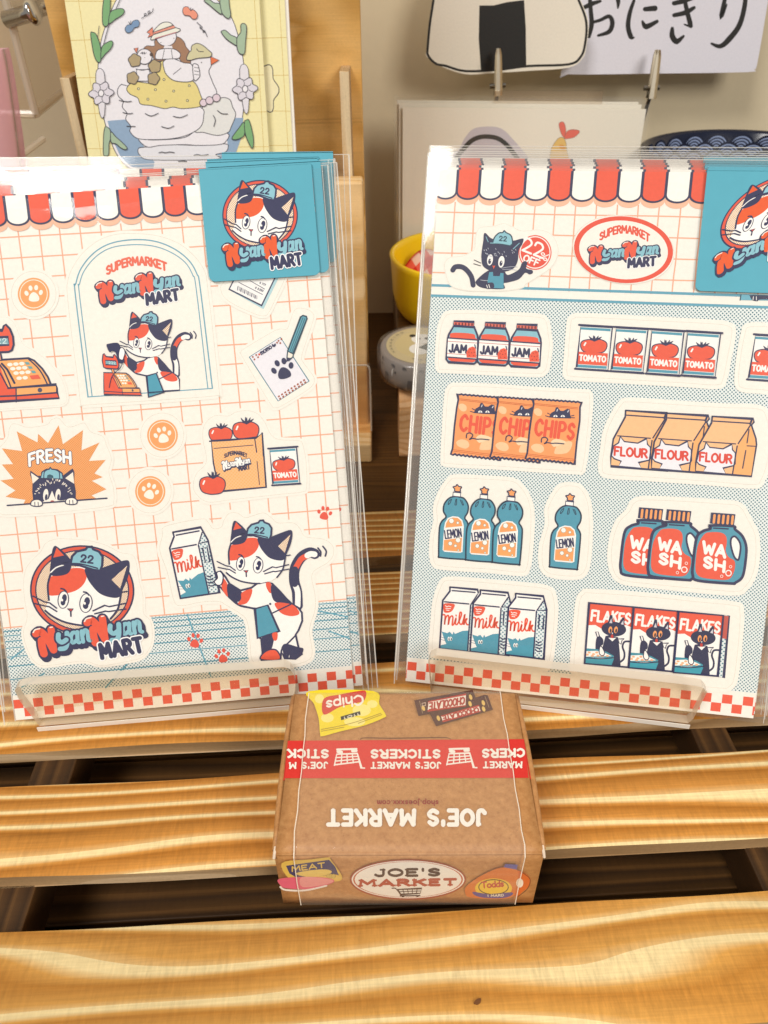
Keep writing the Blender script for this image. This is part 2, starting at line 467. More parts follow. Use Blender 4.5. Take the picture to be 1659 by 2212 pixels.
GL = {k: (w, _g(v)) for k, w, v in [
 ('A', .85, 'L 0,0 .42,1 .85,0;L .17,.33 .68,.33'), ('C', .72, 'C .70,.80 .42,1 .10,.78 .03,.5 .10,.2 .42,0 .70,.18'),
 ('D', .72, 'L 0,0 0,1;C 0,1 .38,.98 .68,.72 .68,.28 .38,.02 0,0'), ('E', .58, 'L .58,1 0,1 0,0 .58,0;L 0,.52 .48,.52'),
 ('F', .58, 'L .58,1 0,1 0,0;L 0,.52 .46,.52'), ('G', .75, 'C .70,.84 .4,1 .08,.75 .05,.3 .35,0 .7,.15 .72,.45;L .45,.45 .72,.45'),
 ('H', .7, 'L 0,0 0,1;L .7,0 .7,1;L 0,.5 .7,.5'), ('I', .1, 'L .05,0 .05,1'), ('J', .52, 'L .5,1 .5,.3;C .5,.3 .43,.05 .2,0 .02,.18'),
 ('K', .68, 'L 0,0 0,1;L .64,1 0,.45;L .25,.62 .68,0'), ('L', .52, 'L 0,1 0,0 .52,0'), ('M', .92, 'L 0,0 .07,1 .46,.32 .85,1 .92,0'),
 ('N', .72, 'L 0,0 0,1 .72,0 .72,1'), ('O', .8, 'O .4,1 .1,.82 0,.5 .1,.18 .4,0 .7,.18 .8,.5 .7,.82'), ('P', .66, 'L 0,0 0,1;C 0,1 .42,1 .64,.77 .48,.52 0,.46'),
 ('R', .68, 'L 0,0 0,1;C 0,1 .42,1 .62,.77 .46,.54 0,.5;L .3,.5 .68,0'), ('S', .62, 'C .58,.83 .33,1 .05,.80 .14,.58 .48,.44 .6,.22 .33,0 .03,.15'),
 ('T', .72, 'L 0,1 .72,1;L .36,1 .36,0'), ('U', .7, 'C 0,1 0,.4 .12,.08 .35,0 .58,.08 .7,.4 .7,1'), ('V', .8, 'L 0,1 .4,0 .8,1'),
 ('W', 1.1, 'L 0,1 .27,0 .55,.7 .83,0 1.1,1'), ('Y', .75, 'L 0,1 .37,.5 .75,1;L .37,.5 .37,0'),
 ('0', .6, 'O .3,1 .05,.78 0,.5 .05,.2 .3,0 .55,.2 .6,.5 .55,.78'), ('1', .2, 'L 0,.8 .15,1 .15,0'), ('2', .6, 'C .03,.72 .14,.97 .42,.97 .55,.74 .4,.45 .03,.02;L .03,.02 .6,.02'),
 ('3', .55, 'C .05,.9 .3,1 .5,.78 .25,.54 .52,.3 .3,0 .03,.1'), ('7', .55, 'L 0,1 .55,1 .2,0'), ('%', .8, 'O .2,1 .02,.82 .2,.6 .38,.82;O .6,.4 .42,.2 .6,0 .78,.2;L .75,1 .05,0'),
 ("'", .1, 'L .05,1.02 .05,.78'), ('.', .1, 'L .05,.02 .05,.05'),
 ('a', .5, 'C .5,.48 .28,.62 .04,.42 .05,.15 .25,0 .48,.16;L .5,.6 .5,0'), ('c', .5, 'C .5,.50 .28,.62 .03,.4 .05,.12 .28,0 .5,.1'),
 ('d', .5, 'C .5,.48 .28,.62 .04,.42 .05,.15 .25,0 .48,.16;L .5,1 .5,0'), ('e', .5, 'C .04,.32 .48,.34 .44,.54 .25,.62 .04,.42 .06,.12 .28,0 .5,.1'),
 ('h', .45, 'L 0,1 0,0;C 0,.36 .2,.6 .42,.52 .45,.28 .45,0'), ('i', .1, 'L .05,.6 .05,0;L .05,.85 .05,.88'), ('j', .2, 'L .15,.6 .15,-.2;C .15,-.2 .08,-.35 -.08,-.3;L .15,.85 .15,.88'),
 ('k', .45, 'L 0,1 0,0;L .42,.6 0,.25;L .15,.37 .45,0'), ('l', .1, 'L .05,1 .05,0'), ('m', .66, 'L 0,0 0,.6;C 0,.38 .15,.6 .30,.52 .33,0;C .33,.38 .48,.6 .63,.52 .66,0'),
 ('n', .45, 'L 0,0 0,.6;C 0,.38 .2,.6 .42,.52 .45,0'), ('o', .52, 'O .26,.62 .04,.5 0,.3 .04,.1 .26,0 .48,.1 .52,.3 .48,.5'), ('p', .5, 'L 0,.6 0,-.35;C 0,.42 .2,.62 .48,.5 .48,.12 .22,0 0,.15'),
 ('s', .42, 'C .40,.52 .22,.62 .05,.48 .2,.33 .4,.2 .25,0 .02,.1'), ('t', .35, 'L .15,.9 .15,.05 .35,.02;L 0,.6 .33,.6'), ('x', .42, 'L 0,.6 .42,0;L .42,.6 0,0'),
 ('y', .45, 'C 0,.6 .03,.2 .22,.08 .45,.25;C .45,.6 .45,-.15 .25,-.33 .03,-.25')]}
SERIF = {'M': [(.0, 0), (.92, 0), (.03, 1), (.89, 1)], 'A': [(0, 0), (.85, 0)], 'R': [(0, 0), (.7, 0), (0, 1)], 'K': [(0, 0), (.68, 0), (0, 1), (.62, 1)], 'E': [(0, 0), (0, 1)],
         'T': [(.36, 0)], 'J': [(.45, 1)], 'I': [(.05, 0), (.05, 1)], 'N': [(0, 0), (0, 1), (.72, 1)]}

# ------------------------------------------------------------------ the setting
TABLE_Z = -0.045
WALL_Y = at_z('u', (800, 676), TABLE_Z)[1]
SLAT_YAW = 0.0419
PINE = ('#FAE2A8', '#D69444', '#B07024')
pines = [wood('pine_front', '#F8DFA6', '#DBA150', '#C08234', freq=25, distort=6.5, stretch=.15, rough=.5, fine=1.0, saw=.42), wood('pine_second', *PINE, freq=52, distort=3.0, stretch=.13, rough=.5, fine=1.0, saw=.42),
         wood('pine_third', *PINE, freq=46, distort=3.0, stretch=.15, rough=.5, fine=1.0, saw=.5), wood('pine_fourth', *PINE, freq=85, distort=1.3, stretch=.09, rough=.5, fine=1.0, saw=.5), wood('pine_fifth', *PINE, freq=75, distort=1.8, stretch=.1, rough=.5, fine=1.0, saw=.42)]
pine_edge = wood('pine_slat_edge', '#CDB08A', '#B08F66', '#8C6B45', freq=150, distort=1.2, stretch=.1, rough=.6)
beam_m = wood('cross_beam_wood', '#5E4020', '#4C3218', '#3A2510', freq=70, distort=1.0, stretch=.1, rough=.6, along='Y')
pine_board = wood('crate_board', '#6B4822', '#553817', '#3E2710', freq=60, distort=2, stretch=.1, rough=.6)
walnut = wood('table_wood', '#64421E', '#583A19', '#4B2F13', freq=45, distort=6, stretch=.05, rough=.45, rings='SIN')
ply = wood('plywood', '#E3B673', '#D9A860', '#C99549', freq=16, distort=5, stretch=.5, rough=.5, rings='SIN', fine=.6, saw=.1)
ply_light = wood('plywood_light', '#F3CF9B', '#EBC288', '#DFB171', freq=16, distort=5, stretch=.5, rough=.5, rings='SIN', fine=.6, saw=.1)
ply_edge = wood('plywood_edge', '#E8D0A8', '#CBA574', '#9C7142', freq=330, distort=.3, stretch=.04, rough=.6, along='Z')
beech = wood('beech_block', '#EDBE8C', '#E2AE78', '#D39B62', freq=40, distort=1.5, stretch=.2, rough=.5, rings='SIN', saw=.05)
wall_m = plain('wall_plaster', '#D6C7A8', .85, noise=.03, nscale=160, bump=.35)

m = MB(); m.box((-1.2, 0.0, -.02), (1.2, WALL_Y + .3, 0), walnut)
tag(m.build('table_top', None, Mz((0, -.25, TABLE_Z))), kind='structure')
m = MB(); m.box((-1.2, 0, 0), (1.2, .02, 1.2), wall_m)
tag(m.build('wall', None, Mz((0, WALL_Y, TABLE_Z))), kind='structure')

# ------------------------------------------------------------------ slatted crate
crate = thing('slatted_crate', (0, 0, TABLE_Z), 'low crate of golden pine slats with open gaps carrying the whole display', 'crate', rotz=SLAT_YAW)
CR = lambda x, y, z: Mz((0, 0, 0), SLAT_YAW) @ Matrix.Translation((x, y, z))
e_front = at_z('u', (1451, 2212), 0)
EF = (-e_front[0] * math.sin(SLAT_YAW) + e_front[1] * math.cos(SLAT_YAW))
rnd = random.Random(3)
for si, (y0, y1) in enumerate(((EF, .0845), (.0977, .1244), (.1355, .1637), (.1767, .2079), (.2172, .2455))):
    pine = pines[si]
    m = MB(); nx, ny, T = 60, 8, .0046; w = y1 - y0; ph = rnd.random() * 9
    def wob(x, k): return .0004 * math.sin(x * 31 + ph + k) + .00025 * math.sin(x * 83 + ph * 2 + k * 3)
    top = []
    for i in range(nx + 1):
        x = -.21 + .42 * i / nx; row = []
        for j in range(ny + 1):
            t = j / ny; e = .0004 if j in (0, ny) else 0
            row.append((x, wob(x, 0) + t * (w + wob(x, 2) - wob(x, 0)), -e + .00012 * math.sin(x * 40 + t * 5 + ph)))
        top.append(row)
    for i in range(nx):
        for j in range(ny): m.face([top[i][j], top[i + 1][j], top[i + 1][j + 1], top[i][j + 1]], pine)
        a, b2 = top[i][0], top[i + 1][0]; m.face([(a[0], a[1] - .0001, -T), (b2[0], b2[1] - .0001, -T), b2, a], pine_edge)
        a, b2 = top[i][ny], top[i + 1][ny]; m.face([(b2[0], b2[1], -T), (a[0], a[1], -T), a, b2], pine_edge)
    m.face([(-.21, 0, -T), (-.21, w, -T), (.21, w, -T), (.21, 0, -T)], pine_edge)
    for s in (0, nx):
        x = top[s][0][0]; m.face([(x, 0, -T), (x, w, -T), (x, w, 0), (x, 0, 0)][::1 if s == 0 else -1], pine_edge)
    m.build('slat', crate, CR(0, y0, 0))
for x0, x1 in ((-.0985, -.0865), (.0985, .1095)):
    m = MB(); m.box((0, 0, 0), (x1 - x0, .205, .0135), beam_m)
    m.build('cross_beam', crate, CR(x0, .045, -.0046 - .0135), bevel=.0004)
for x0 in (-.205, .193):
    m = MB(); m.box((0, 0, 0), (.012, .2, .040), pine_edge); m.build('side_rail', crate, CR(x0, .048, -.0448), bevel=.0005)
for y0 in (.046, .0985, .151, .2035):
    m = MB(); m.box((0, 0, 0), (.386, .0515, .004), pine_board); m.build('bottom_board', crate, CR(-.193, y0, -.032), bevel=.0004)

kp = at_z('u', (1032, 2163), .0003)
m = MB(); m.prism([(.0009 * math.cos(t) * (1 + .2 * math.sin(3 * t)), .0005 * math.sin(t)) for t in np.linspace(0, 2 * math.pi, 14, endpoint=False)], -.0006, 0, plain('knot_wood', '#6E421A', .6, noise=.2, nscale=900))
m.build('knot', crate, Mz((kp[0], kp[1], .00025), .5))

# ------------------------------------------------------------------ card rack on the left, cards on it
RACK_Y = .405
def rect_px(crop, pts, Y): return [at_y(crop, p, Y) for p in pts]
rk = at_y('u', (785, 300), RACK_Y); rkl = at_y('u', (120, 110), RACK_Y)
rack = thing('card_rack', (rk[0] - .1, RACK_Y, TABLE_Z), 'plywood card rack with upright posts holding the pale yellow cards', 'rack')
m = MB(); m.box((rkl[0], 0, 0), (rk[0], .006, .36), ply); m.build('back_panel', rack, Mz((0, RACK_Y, TABLE_Z + .014)), bevel=.0006)
tp = at_y('u', (747, 154), .384)
for X, ztop in ((at_y('u', (747, 250), .384)[0], tp[2]), (at_y('u', (160, 260), .384)[0], at_y('u', (160, 168), .384)[2])):
    m = MB(); m.box((-.0022, 0, 0), (.0022, .0209, ztop - TABLE_Z), ply_edge); m.build('post', rack, Mz((X, .384, TABLE_Z)), bevel=.0003)
a = at_y('d5', (380, 575), .372); b_ = at_y('d5', (655, 575), .372)
m = MB(); m.box((a[0] - .008, 0, 0), (b_[0], .0118, a[2] - TABLE_Z), ply_light); m.build('side_board', rack, Mz((0, .372, TABLE_Z)), bevel=.0012)
a = at_y('b6', (345, 300), .362); bz = at_y('b6', (350, 1040), .362)
acr = clear('rack_acrylic', '#FFF6E6', haze=.03, rough=.04)
acr_edge = clear('acrylic_edge', '#F3EEE2', haze=.42, rough=.15, hazecol='#EFE6D8')
m = MB(); m.box((-.19, 0, 0), (a[0], .003, a[2] - TABLE_Z - .012), acr); m.build('acrylic_front', rack, Mz((0, .362, TABLE_Z + .012)), bevel=.0008)
m = MB(); m.tube([(-.19, 0, 0), (a[0] - .002, 0, 0), (a[0] - .0006, 0, -.001), (a[0], 0, -.003), (a[0], 0, -(a[2] - TABLE_Z - .014))], .0005, acr_edge); m.build('acrylic_rim', rack, Mz((0, .3615, a[2])))
m = MB(); m.box((-.19, 0, 0), (a[0], .06, .012), ply_light); m.build('ledge', rack, Mz((0, .35, TABLE_Z)), bevel=.001)

PZ = at_y('u', (872, 716), .422)[2]
# cards
cream = '#FBF3DD'
card_edge = plain('card_edge', '#E9DFC6', .7)
def card_object(name, plane, outline, thick, face_mat, parent, side=None):
    m = MB(); m.prism([tuple(p) for p in outline], -thick, 0, face_mat, side or card_edge)
    return m.build(name, parent, plane.matrix())
def grid_lines(A, x0, x1, y0, y1, px, py, ox, oy, w, c, wob=0, rnd=random.Random(1)):
    k = math.ceil((x0 - ox) / px)
    while ox + k * px < x1:
        x = ox + k * px; A.line([(x + (rnd.random() - .5) * wob, y) for y in np.linspace(y0, y1, 6)], w, c, caps=False, newk=False, sub=0); k += 1
    A.k += 1; k = math.ceil((y0 - oy) / py)
    while oy + k * py < y1:
        y = oy + k * py; A.line([(x, y + (rnd.random() - .5) * wob) for x in np.linspace(x0, x1, 6)], w, c, caps=False, newk=False, sub=0); k += 1
    A.k += 1
yc = leaning(at_y('u', (370, 340), .372), 0.0, math.radians(14))
LN = '#3B3A46'
def yellow_card(name, PL, label, full):
    t = thing(name, None, label, 'card', 'yellow illustrated cards on the rack', matrix=PL.matrix())
    c = yc.uv('u', [(145.5, 0), (188.5, 359), (561, 0), (581, 334)])
    x0, x1 = c[0][0] * .5 + c[1][0] * .5, c[2][0] * .5 + c[3][0] * .5
    y0, y1 = (TABLE_Z + .012 - PL.o[2]) / PL.ey[2], c[0][1] + .03
    card_object('card', PL, [(x0, y0), (x1, y0), (x1, y1), (x0, y1)], .0012, ink('#F6ECB4'), t)
    G = Art(PL); grid_lines(G, x0, x1, y0, y1, .0125, .0142, x0 + .006, .004, .00022, '#D9B965', .0004)
    if full is None:
        pass
    A = Art(yc, 'a1', z0=6e-5)
    if full:
        W = '#F1EEF4'
        # white oval window with the garland round it
        A.poly([(640, 480), (655, 300), (690, 170), (760, 0), (860, -120), (1100, -190), (1300, -120), (1420, 0), (1510, 110), (1560, 250), (1590, 400), (1600, 600), (1585, 760), (1560, 900), (1520, 1010), (1400, 1130), (1100, 1190), (880, 1120), (770, 1020), (700, 850), (660, 680)], W, True, LN, 4)
        BL = '#94AECB'
        A.poly([(703, 790), (760, 785), (830, 780), (880, 830), (900, 900), (960, 985), (1010, 1060), (1000, 1110), (860, 1090), (790, 1030), (730, 900)], BL)
        A.poly([(1590, 770), (1540, 770), (1505, 830), (1480, 890), (1490, 960), (1420, 1010), (1400, 1060), (1480, 1050), (1545, 990), (1580, 890)], BL)
        A.poly([(905, 970), (960, 960), (1100, 945), (1300, 950), (1470, 940), (1490, 965), (1470, 995), (1410, 1010), (1415, 1040), (1000, 1045), (915, 1015)], '#E9E9F0', True, LN, 4)
        A.poly([(905, 905), (1000, 915), (1200, 900), (1300, 850), (1485, 870), (1475, 925), (1430, 945), (1300, 950), (1200, 945), (1050, 950), (960, 960)], W, True, LN, 4)
        A.poly([(1330, 690), (1440, 640), (1500, 650), (1520, 700), (1540, 750), (1510, 830), (1490, 865), (1420, 885), (1330, 865), (1270, 850)], '#E8E8E6', True, LN, 4)
        A.poly([(830, 560), (790, 555), (768, 590), (775, 630), (805, 660), (800, 700), (830, 740), (822, 780), (855, 825), (850, 860), (900, 905), (1010, 912), (1130, 905), (1230, 880), (1310, 830), (1330, 760), (1310, 700), (1100, 620)], W, True, LN, 4)
        A.poly([(1250, 380), (1330, 370), (1385, 375), (1380, 430), (1365, 470), (1390, 540), (1415, 620), (1330, 680), (1260, 540)], W, True, LN, 4)
        A.poly([(1075, 395), (1030, 420), (1010, 470), (1030, 545), (900, 535), (860, 540), (828, 580), (850, 615), (900, 640), (920, 680), (990, 690), (1075, 710), (1130, 700), (1200, 710), (1320, 690), (1310, 620), (1260, 530), (1130, 520), (1075, 450)], '#EAD98E', True, LN, 4)
        for x, y in ((905, 580), (1016, 586), (1135, 595), (1237, 560), (967, 648), (1085, 661), (1225, 657), (1072, 520)): A.ell(x, y, 7, 7, '#F7EFC0', out=LN, ow=3, n=10)
        A.poly([(1020, 260), (1010, 300), (960, 300), (940, 325), (990, 345), (1010, 390), (1050, 400), (1160, 380), (1190, 410), (1240, 425), (1245, 350), (1215, 305), (1200, 270), (1150, 240)], '#A67E62', True, LN, 3)
        A.ell(1087, 240, 66, 62, W, out=LN, ow=4)
        A.poly([(1075, 300), (1125, 300), (1130, 330), (1065, 330)], W)
        A.poly([(1070, 400), (1120, 380), (1200, 410), (1255, 425), (1262, 525), (1150, 530), (1090, 490), (1070, 440)], W, True, LN, 4)
        A.poly([(1015, 370), (1030, 330), (1080, 318), (1140, 322), (1178, 350), (1170, 380), (1120, 385), (1030, 388)], W, True, LN, 4)
        A.line([(1075, 325), (1062, 385)], 3, LN).line([(1120, 325), (1128, 385)], 3, LN).line([(1182, 446), (1133, 486)], 3.5, LN)
        A.poly([(1260, 425), (1290, 422), (1300, 445), (1306, 475), (1303, 505), (1270, 525)], W, True, LN, 4)
        for y in (445, 468, 490): A.line([(1270, y - 4), (1300, y)], 3, LN)
        A.poly([(990, 262), (1000, 225), (1010, 195), (1060, 150), (1110, 148), (1140, 175), (1160, 185), (1178, 192), (1165, 208), (1080, 235)], '#F2F1E4', True, LN, 4)
        A.poly([(1000, 212), (1135, 165), (1148, 182), (1005, 226)], '#E99A86', False, LN, 3)
        A.poly([(960, 212), (998, 178), (1000, 210), (1002, 232), (965, 246), (982, 222)], '#EE8F74', False, LN, 3)
        A.line([(1015, 252), (1150, 212)], 6, '#C77F86')
        A.ell(1052, 279, 3, 3, LN, n=8).ell(1137, 251, 3, 3, LN, n=8)
        # dog
        A.poly([(893, 455), (975, 455), (990, 530), (900, 530)], W, False, LN, 3)
        A.ell(945, 370, 50, 50, W, out=LN, ow=4)
        for cx_, cy_, r in ((882, 395, 40), (1012, 434, 40), (868, 510, 38), (1004, 514, 38)):
            t_ = np.linspace(0, 2 * math.pi, 40, endpoint=False)
            A.poly([(cx_ + (r + 3.2 * math.cos(5 * q + r)) * math.cos(q), cy_ + (r * 1.04 + 3.2 * math.cos(5 * q + r)) * math.sin(q)) for q in t_], '#B5A27C', False, LN, 4)
        A.ell(990, 357, 11, 13, '#5B4A44', n=12).poly([(877, 318), (903, 312), (893, 348)], '#E98B6E', False, LN, 3)
        A.line([(920, 350), (932, 342), (930, 354), (945, 342), (943, 354), (957, 345)], 3, LN).line([(890, 450), (930, 460), (975, 450)], 3, LN).ell(947, 378, 2.5, 2.5, LN, n=6)
        # goose cap, beak, necklace
        A.poly([(1220, 385), (1235, 345), (1250, 330), (1255, 300), (1290, 284), (1330, 300), (1365, 330), (1385, 350), (1375, 372), (1330, 378), (1290, 382), (1240, 395)], '#D6CFA6', True, LN, 4)
        A.line([(1285, 320), (1300, 336), (1330, 338)], 4, LN).ell(1317, 408, 3.5, 3.5, LN, n=8)
        A.poly([(1376, 370), (1432, 394), (1380, 425)], '#E8784A', False, LN, 3)
        for x, y, r in ((1330, 672, 24), (1370, 657, 25), (1415, 640, 25)): A.ell(x, y, r, r, '#E6D3DE', out=LN, ow=4)
        for q in ([(950, 742), (990, 758), (1035, 740)], [(1133, 760), (1180, 768), (1225, 750)], [(1057, 827), (1100, 838), (1138, 823)], [(1422, 722), (1450, 742), (1488, 745)], [(1395, 755), (1408, 785), (1398, 825)], [(780, 655), (830, 665), (860, 662)], [(805, 735), (840, 743), (868, 740)], [(830, 825), (860, 826), (885, 826)],
                  [(1040, 998), (1060, 993), (1080, 998), (1110, 993), (1140, 997)], [(1268, 1015), (1290, 1010), (1320, 1015), (1362, 1010)], [(1167, 1054), (1200, 1052), (1222, 1055)]): A.line(q, 4, LN)
        # beans and curls
        A.poly([(820, 185), (835, 165), (860, 160), (870, 140), (900, 132), (913, 150), (905, 175), (880, 183), (865, 205), (840, 216), (823, 205)], '#7C9BC0', True, LN, 3)
        A.line([(852, 160), (843, 145)], 3, LN).line([(856, 158), (856, 138)], 3, LN)
        A.poly([(1195, 70), (1205, 48), (1230, 47), (1245, 65), (1270, 68), (1292, 95), (1285, 122), (1260, 125), (1240, 105), (1205, 98)], '#F09A80', True, LN, 3)
        A.line([(1246, 72), (1248, 52)], 3, LN).line([(1250, 72), (1263, 58)], 3, LN)
        A.line([(927, 120), (950, 105), (957, 90), (945, 92), (950, 105), (975, 95), (982, 75), (970, 75), (972, 90), (995, 80), (1003, 57)], 3, LN)
        A.line([(1288, 147), (1305, 162), (1322, 178), (1312, 190), (1308, 176), (1325, 195), (1342, 205), (1330, 212), (1328, 200), (1345, 215), (1355, 240)], 3, LN)
        # garland
        GR, GG = '#7EB07A', '#A9C0A4'
        A.line([(795, -20), (760, 60), (710, 180), (680, 290)], 4, LN)
        A.line([(650, 170), (642, 240)], 3, LN)
        for pts, cc in (([(680, 0), (672, 80), (675, 160), (700, 172), (715, 140), (722, 60), (720, -20), (690, -30)], GR), ([(722, 85), (760, 62), (800, 58), (815, 75), (800, 100), (760, 125), (715, 155)], GR),
                        ([(595, 220), (605, 300), (620, 370), (640, 405), (660, 400), (662, 340), (655, 290), (630, 225), (605, 212)], GR), ([(668, 310), (700, 280), (730, 268), (740, 285), (725, 320), (690, 355), (662, 385)], GR),
                        ([(690, 830), (680, 880), (678, 1000), (690, 1020), (712, 1010), (715, 940), (726, 900), (722, 850), (705, 832)], GG), ([(728, 862), (760, 895), (800, 930), (832, 965), (820, 978), (790, 965), (760, 940), (728, 928)], GG),
                        ([(1335, 5), (1370, 35), (1430, 85), (1450, 90), (1440, 30), (1400, 20), (1370, 0)], GG), ([(1440, -20), (1450, 80), (1490, 122), (1508, 100), (1500, 40), (1490, -20)], GG),
                        ([(1447, 212), (1480, 255), (1530, 290), (1556, 300), (1548, 250), (1510, 230), (1475, 200), (1455, 202)], GG), ([(1575, 165), (1575, 210), (1550, 250), (1552, 320), (1570, 352), (1598, 350), (1605, 280), (1612, 180), (1595, 155)], GG),
                        ([(1595, 800), (1560, 840), (1520, 895), (1525, 912), (1560, 908), (1598, 880)], '#7FB27A'), ([(1598, 800), (1605, 880), (1640, 960), (1655, 960), (1655, 890), (1630, 790), (1610, 785)], '#7FB27A')):
            A.poly(pts, cc, True, LN, 4)
        for fx, fy in ((664, 610), (1603, 582)):
            A.poly([(fx - 35, fy - 130), (fx + 20, fy - 130), (fx + 22, fy + 130), (fx - 10, fy + 130)], '#E9E5EC', True, LN, 3)
            t_ = np.linspace(0, 2 * math.pi, 48, endpoint=False)
            A.poly([(fx + (68 + 12 * math.cos(6 * q + .5)) * math.cos(q) * 1.05, fy + (68 + 12 * math.cos(6 * q + .5)) * math.sin(q)) for q in t_], '#E3DEE8', False, LN, 4)
            for q in np.arange(6) * math.pi / 3 + .2: A.line([(fx + 24 * math.cos(q), fy + 24 * math.sin(q)), (fx + 40 * math.cos(q + .2), fy + 40 * math.sin(q + .2)), (fx + 52 * math.cos(q + .1), fy + 52 * math.sin(q + .1))], 3, LN)
            A.ell(fx, fy, 18, 22, '#F5F2F7', out=LN, ow=4, n=16)
    else:
        fl = yc.uv('a2', [(250, 570)])[0]
    G.build('grid_print', t)
    if full: A.build('picture_print', t)
    else:
        F = Art(PL, None, z0=6e-5); t_ = np.linspace(0, 2 * math.pi, 40, endpoint=False)
        cxx, cyy = PL.uv('a2', [(232, 575)])[0]
        F.poly([(cxx + (.0058 + .0010 * math.cos(6 * q + .5)) * math.cos(q), cyy + (.0095 + .0010 * math.cos(6 * q + .5)) * math.sin(q)) for q in t_], '#F3E9BE', False, LN, .0003)
        F.build('picture_print', t)
    return t
yellow_card('illustrated_card', yc, 'front yellow grid card with a girl and a goose boat drawn in an oval wreath', True)
back_pl = yc.shift(.0105, .0005, -.0035)
yellow_card('illustrated_card', back_pl, 'rear yellow grid card mostly hidden, its flower edge showing past the front card', False)
# clear sleeve edge at the right of the cards
e0 = yc.shift(0, 0, -.002)
pq = e0.uv('a2', [(338, -40), (395, 1010)])
sleeve_edge_glint = clear('sleeve_edge_glint', '#FFFFFF', haze=.45, rough=.12, hazecol='#F4F0E8')  # sleeve rims, whitened to paint in the bright highlights along them
m = MB(); c_ = yc.uv('u', [(145.5, 0), (188.5, 359)]); x0_ = c_[:, 0].mean()
m.prism([(x0_ + .012, (TABLE_Z + .012 - yc.o[2]) / yc.ey[2]), (pq[:, 0].mean() + .003, (TABLE_Z + .012 - yc.o[2]) / yc.ey[2]), (pq[:, 0].mean() + .003, pq[0][1] + .02), (x0_ + .012, pq[0][1] + .02)], -.0065, -.0045, plain('white_board', '#EFEAE0', .6))
tag(m.build('backing_board', None, yc.matrix()), 'white backing board behind the two yellow cards on the rack', 'board')

# ------------------------------------------------------------------ clear case, pink pouch at the far left
case = thing('acrylic_case', at_y('u', (20, 240), .47), 'clear acrylic case with chrome knobs left of the plywood rack', 'case')
ap = clear('case_acrylic', '#FBF6F0', haze=.04, rough=.05, hazecol='#C8B8A8')
def quad_slab(name, pts, parent, mat, d=(0, .0025, 0)):
    P = [np.array(p) for p in pts]; Q = [p + np.array(d) for p in P]; m = MB()
    m.tris(P + Q, [(0, 1, 2, 3), (7, 6, 5, 4), (0, 4, 5, 1), (1, 5, 6, 2), (2, 6, 7, 3), (3, 7, 4, 0)], mat); return m.build(name, parent)
CYD = .47
quad_slab('front_pane', [at_y('d1', (-500, 1400), CYD), at_y('d1', (440, 1420), CYD), at_y('d1', (20, -120), CYD), at_y('d1', (-700, -120), CYD)], case, ap)
pc = at_y('d1', (440, 1420), CYD); pt = at_y('d1', (40, -120), CYD); pr = at_y('d1', (800, 1130), CYD + .06)
quad_slab('side_pane', [pc, pr, pr + (pt - pc), pt], case, ap, (.0025, .001, 0))
for q in ((pc, pt), (pc, pr), (at_y('d1', (-500, 1400), CYD), pc)):
    m = MB(); m.tube([tuple(q[0]), tuple(q[1])], .0022, acr_edge); m.build('pane_edge', case)
m = MB(); lo = np.array([0, 0, -.03]); m.tube([tuple(at_y('d1', (540, 1730), CYD - .03)), tuple(at_y('d1', (160, 2010), CYD - .06))], .0016, acr_edge); m.build('foot_edge', case)
chrome = plain('chrome', '#D8D5D0', .12, 1.0)
for c_, yy in (((275, 190), CYD - .004), ((548, 90), CYD + .03)):
    p = at_y('d1', c_, yy); m = MB(); m.lathe([(0, .009), (.0045, .009), (.0058, .0075), (.006, .006), (.004, .004), (.004, -.010), (0, -.010)], chrome, 24)
    m.build('knob', case, Matrix.Translation(Vector(p)) @ Matrix.Rotation(math.radians(78), 4, 'Y') @ Matrix.Rotation(math.radians(10), 4, 'X'), smooth=True)
pp = at_y('u', (8, 350), .40)
m = MB(); pts = []
pk = [at_y('d1', q, .40) for q in ((-420, 2150), (235, 2150), (195, 1820), (130, 1400), (75, 1050), (30, 800), (-10, 640), (-420, 600))]
pinkm = clear('pink_film', '#FFF0F3', haze=.5, rough=.15, hazecol='#FBCBD8', wrinkle=.3)
nz_ = 14
L_ = [np.array(at_y('d1', q, .40)) for q in ((-60, 640), (-20, 800), (25, 1050), (80, 1400), (140, 1820), (185, 2200), (215, 2500))]
m.smooth = True
for i in range(len(L_) - 1):
    for j in range(nz_):
        def P_(k, jj):
            t = jj / nz_; w = .0016 * math.sin(jj * 1.9 + k * .5) * (1 if 0 < jj else 0)
            return L_[k] + np.array([-.07 * t, -.012 * math.sin(min(1, t * 3) * 1.57) + w, 0])
        m.face([P_(i, j), P_(i, j + 1), P_(i + 1, j + 1), P_(i + 1, j)], pinkm)
        def Q_(k, jj): return P_(k, jj) + np.array([0, .016, 0])
        m.face([Q_(i, j), Q_(i + 1, j), Q_(i + 1, j + 1), Q_(i, j + 1)], pinkm)
    m.face([L_[i], L_[i + 1], L_[i + 1] + np.array([0, .016, 0]), L_[i] + np.array([0, .016, 0])], pinkm)
bot = L_[-1]
m.face([bot, bot + np.array([-.07, 0, 0]), bot + np.array([-.07, 0, TABLE_Z - bot[2]]), bot + np.array([0, 0, TABLE_Z - bot[2]])], pinkm)
tag(m.build('gift_pouch', None), 'glossy pink pouch standing left of the rack under the clear case', 'pouch')

# ------------------------------------------------------------------ right background: drawn cards, clips
KY = WALL_Y - .03
def upright(Y, lean=3): return leaning((0, Y, PZ), 0, math.radians(lean))
BK = '#1A1714'
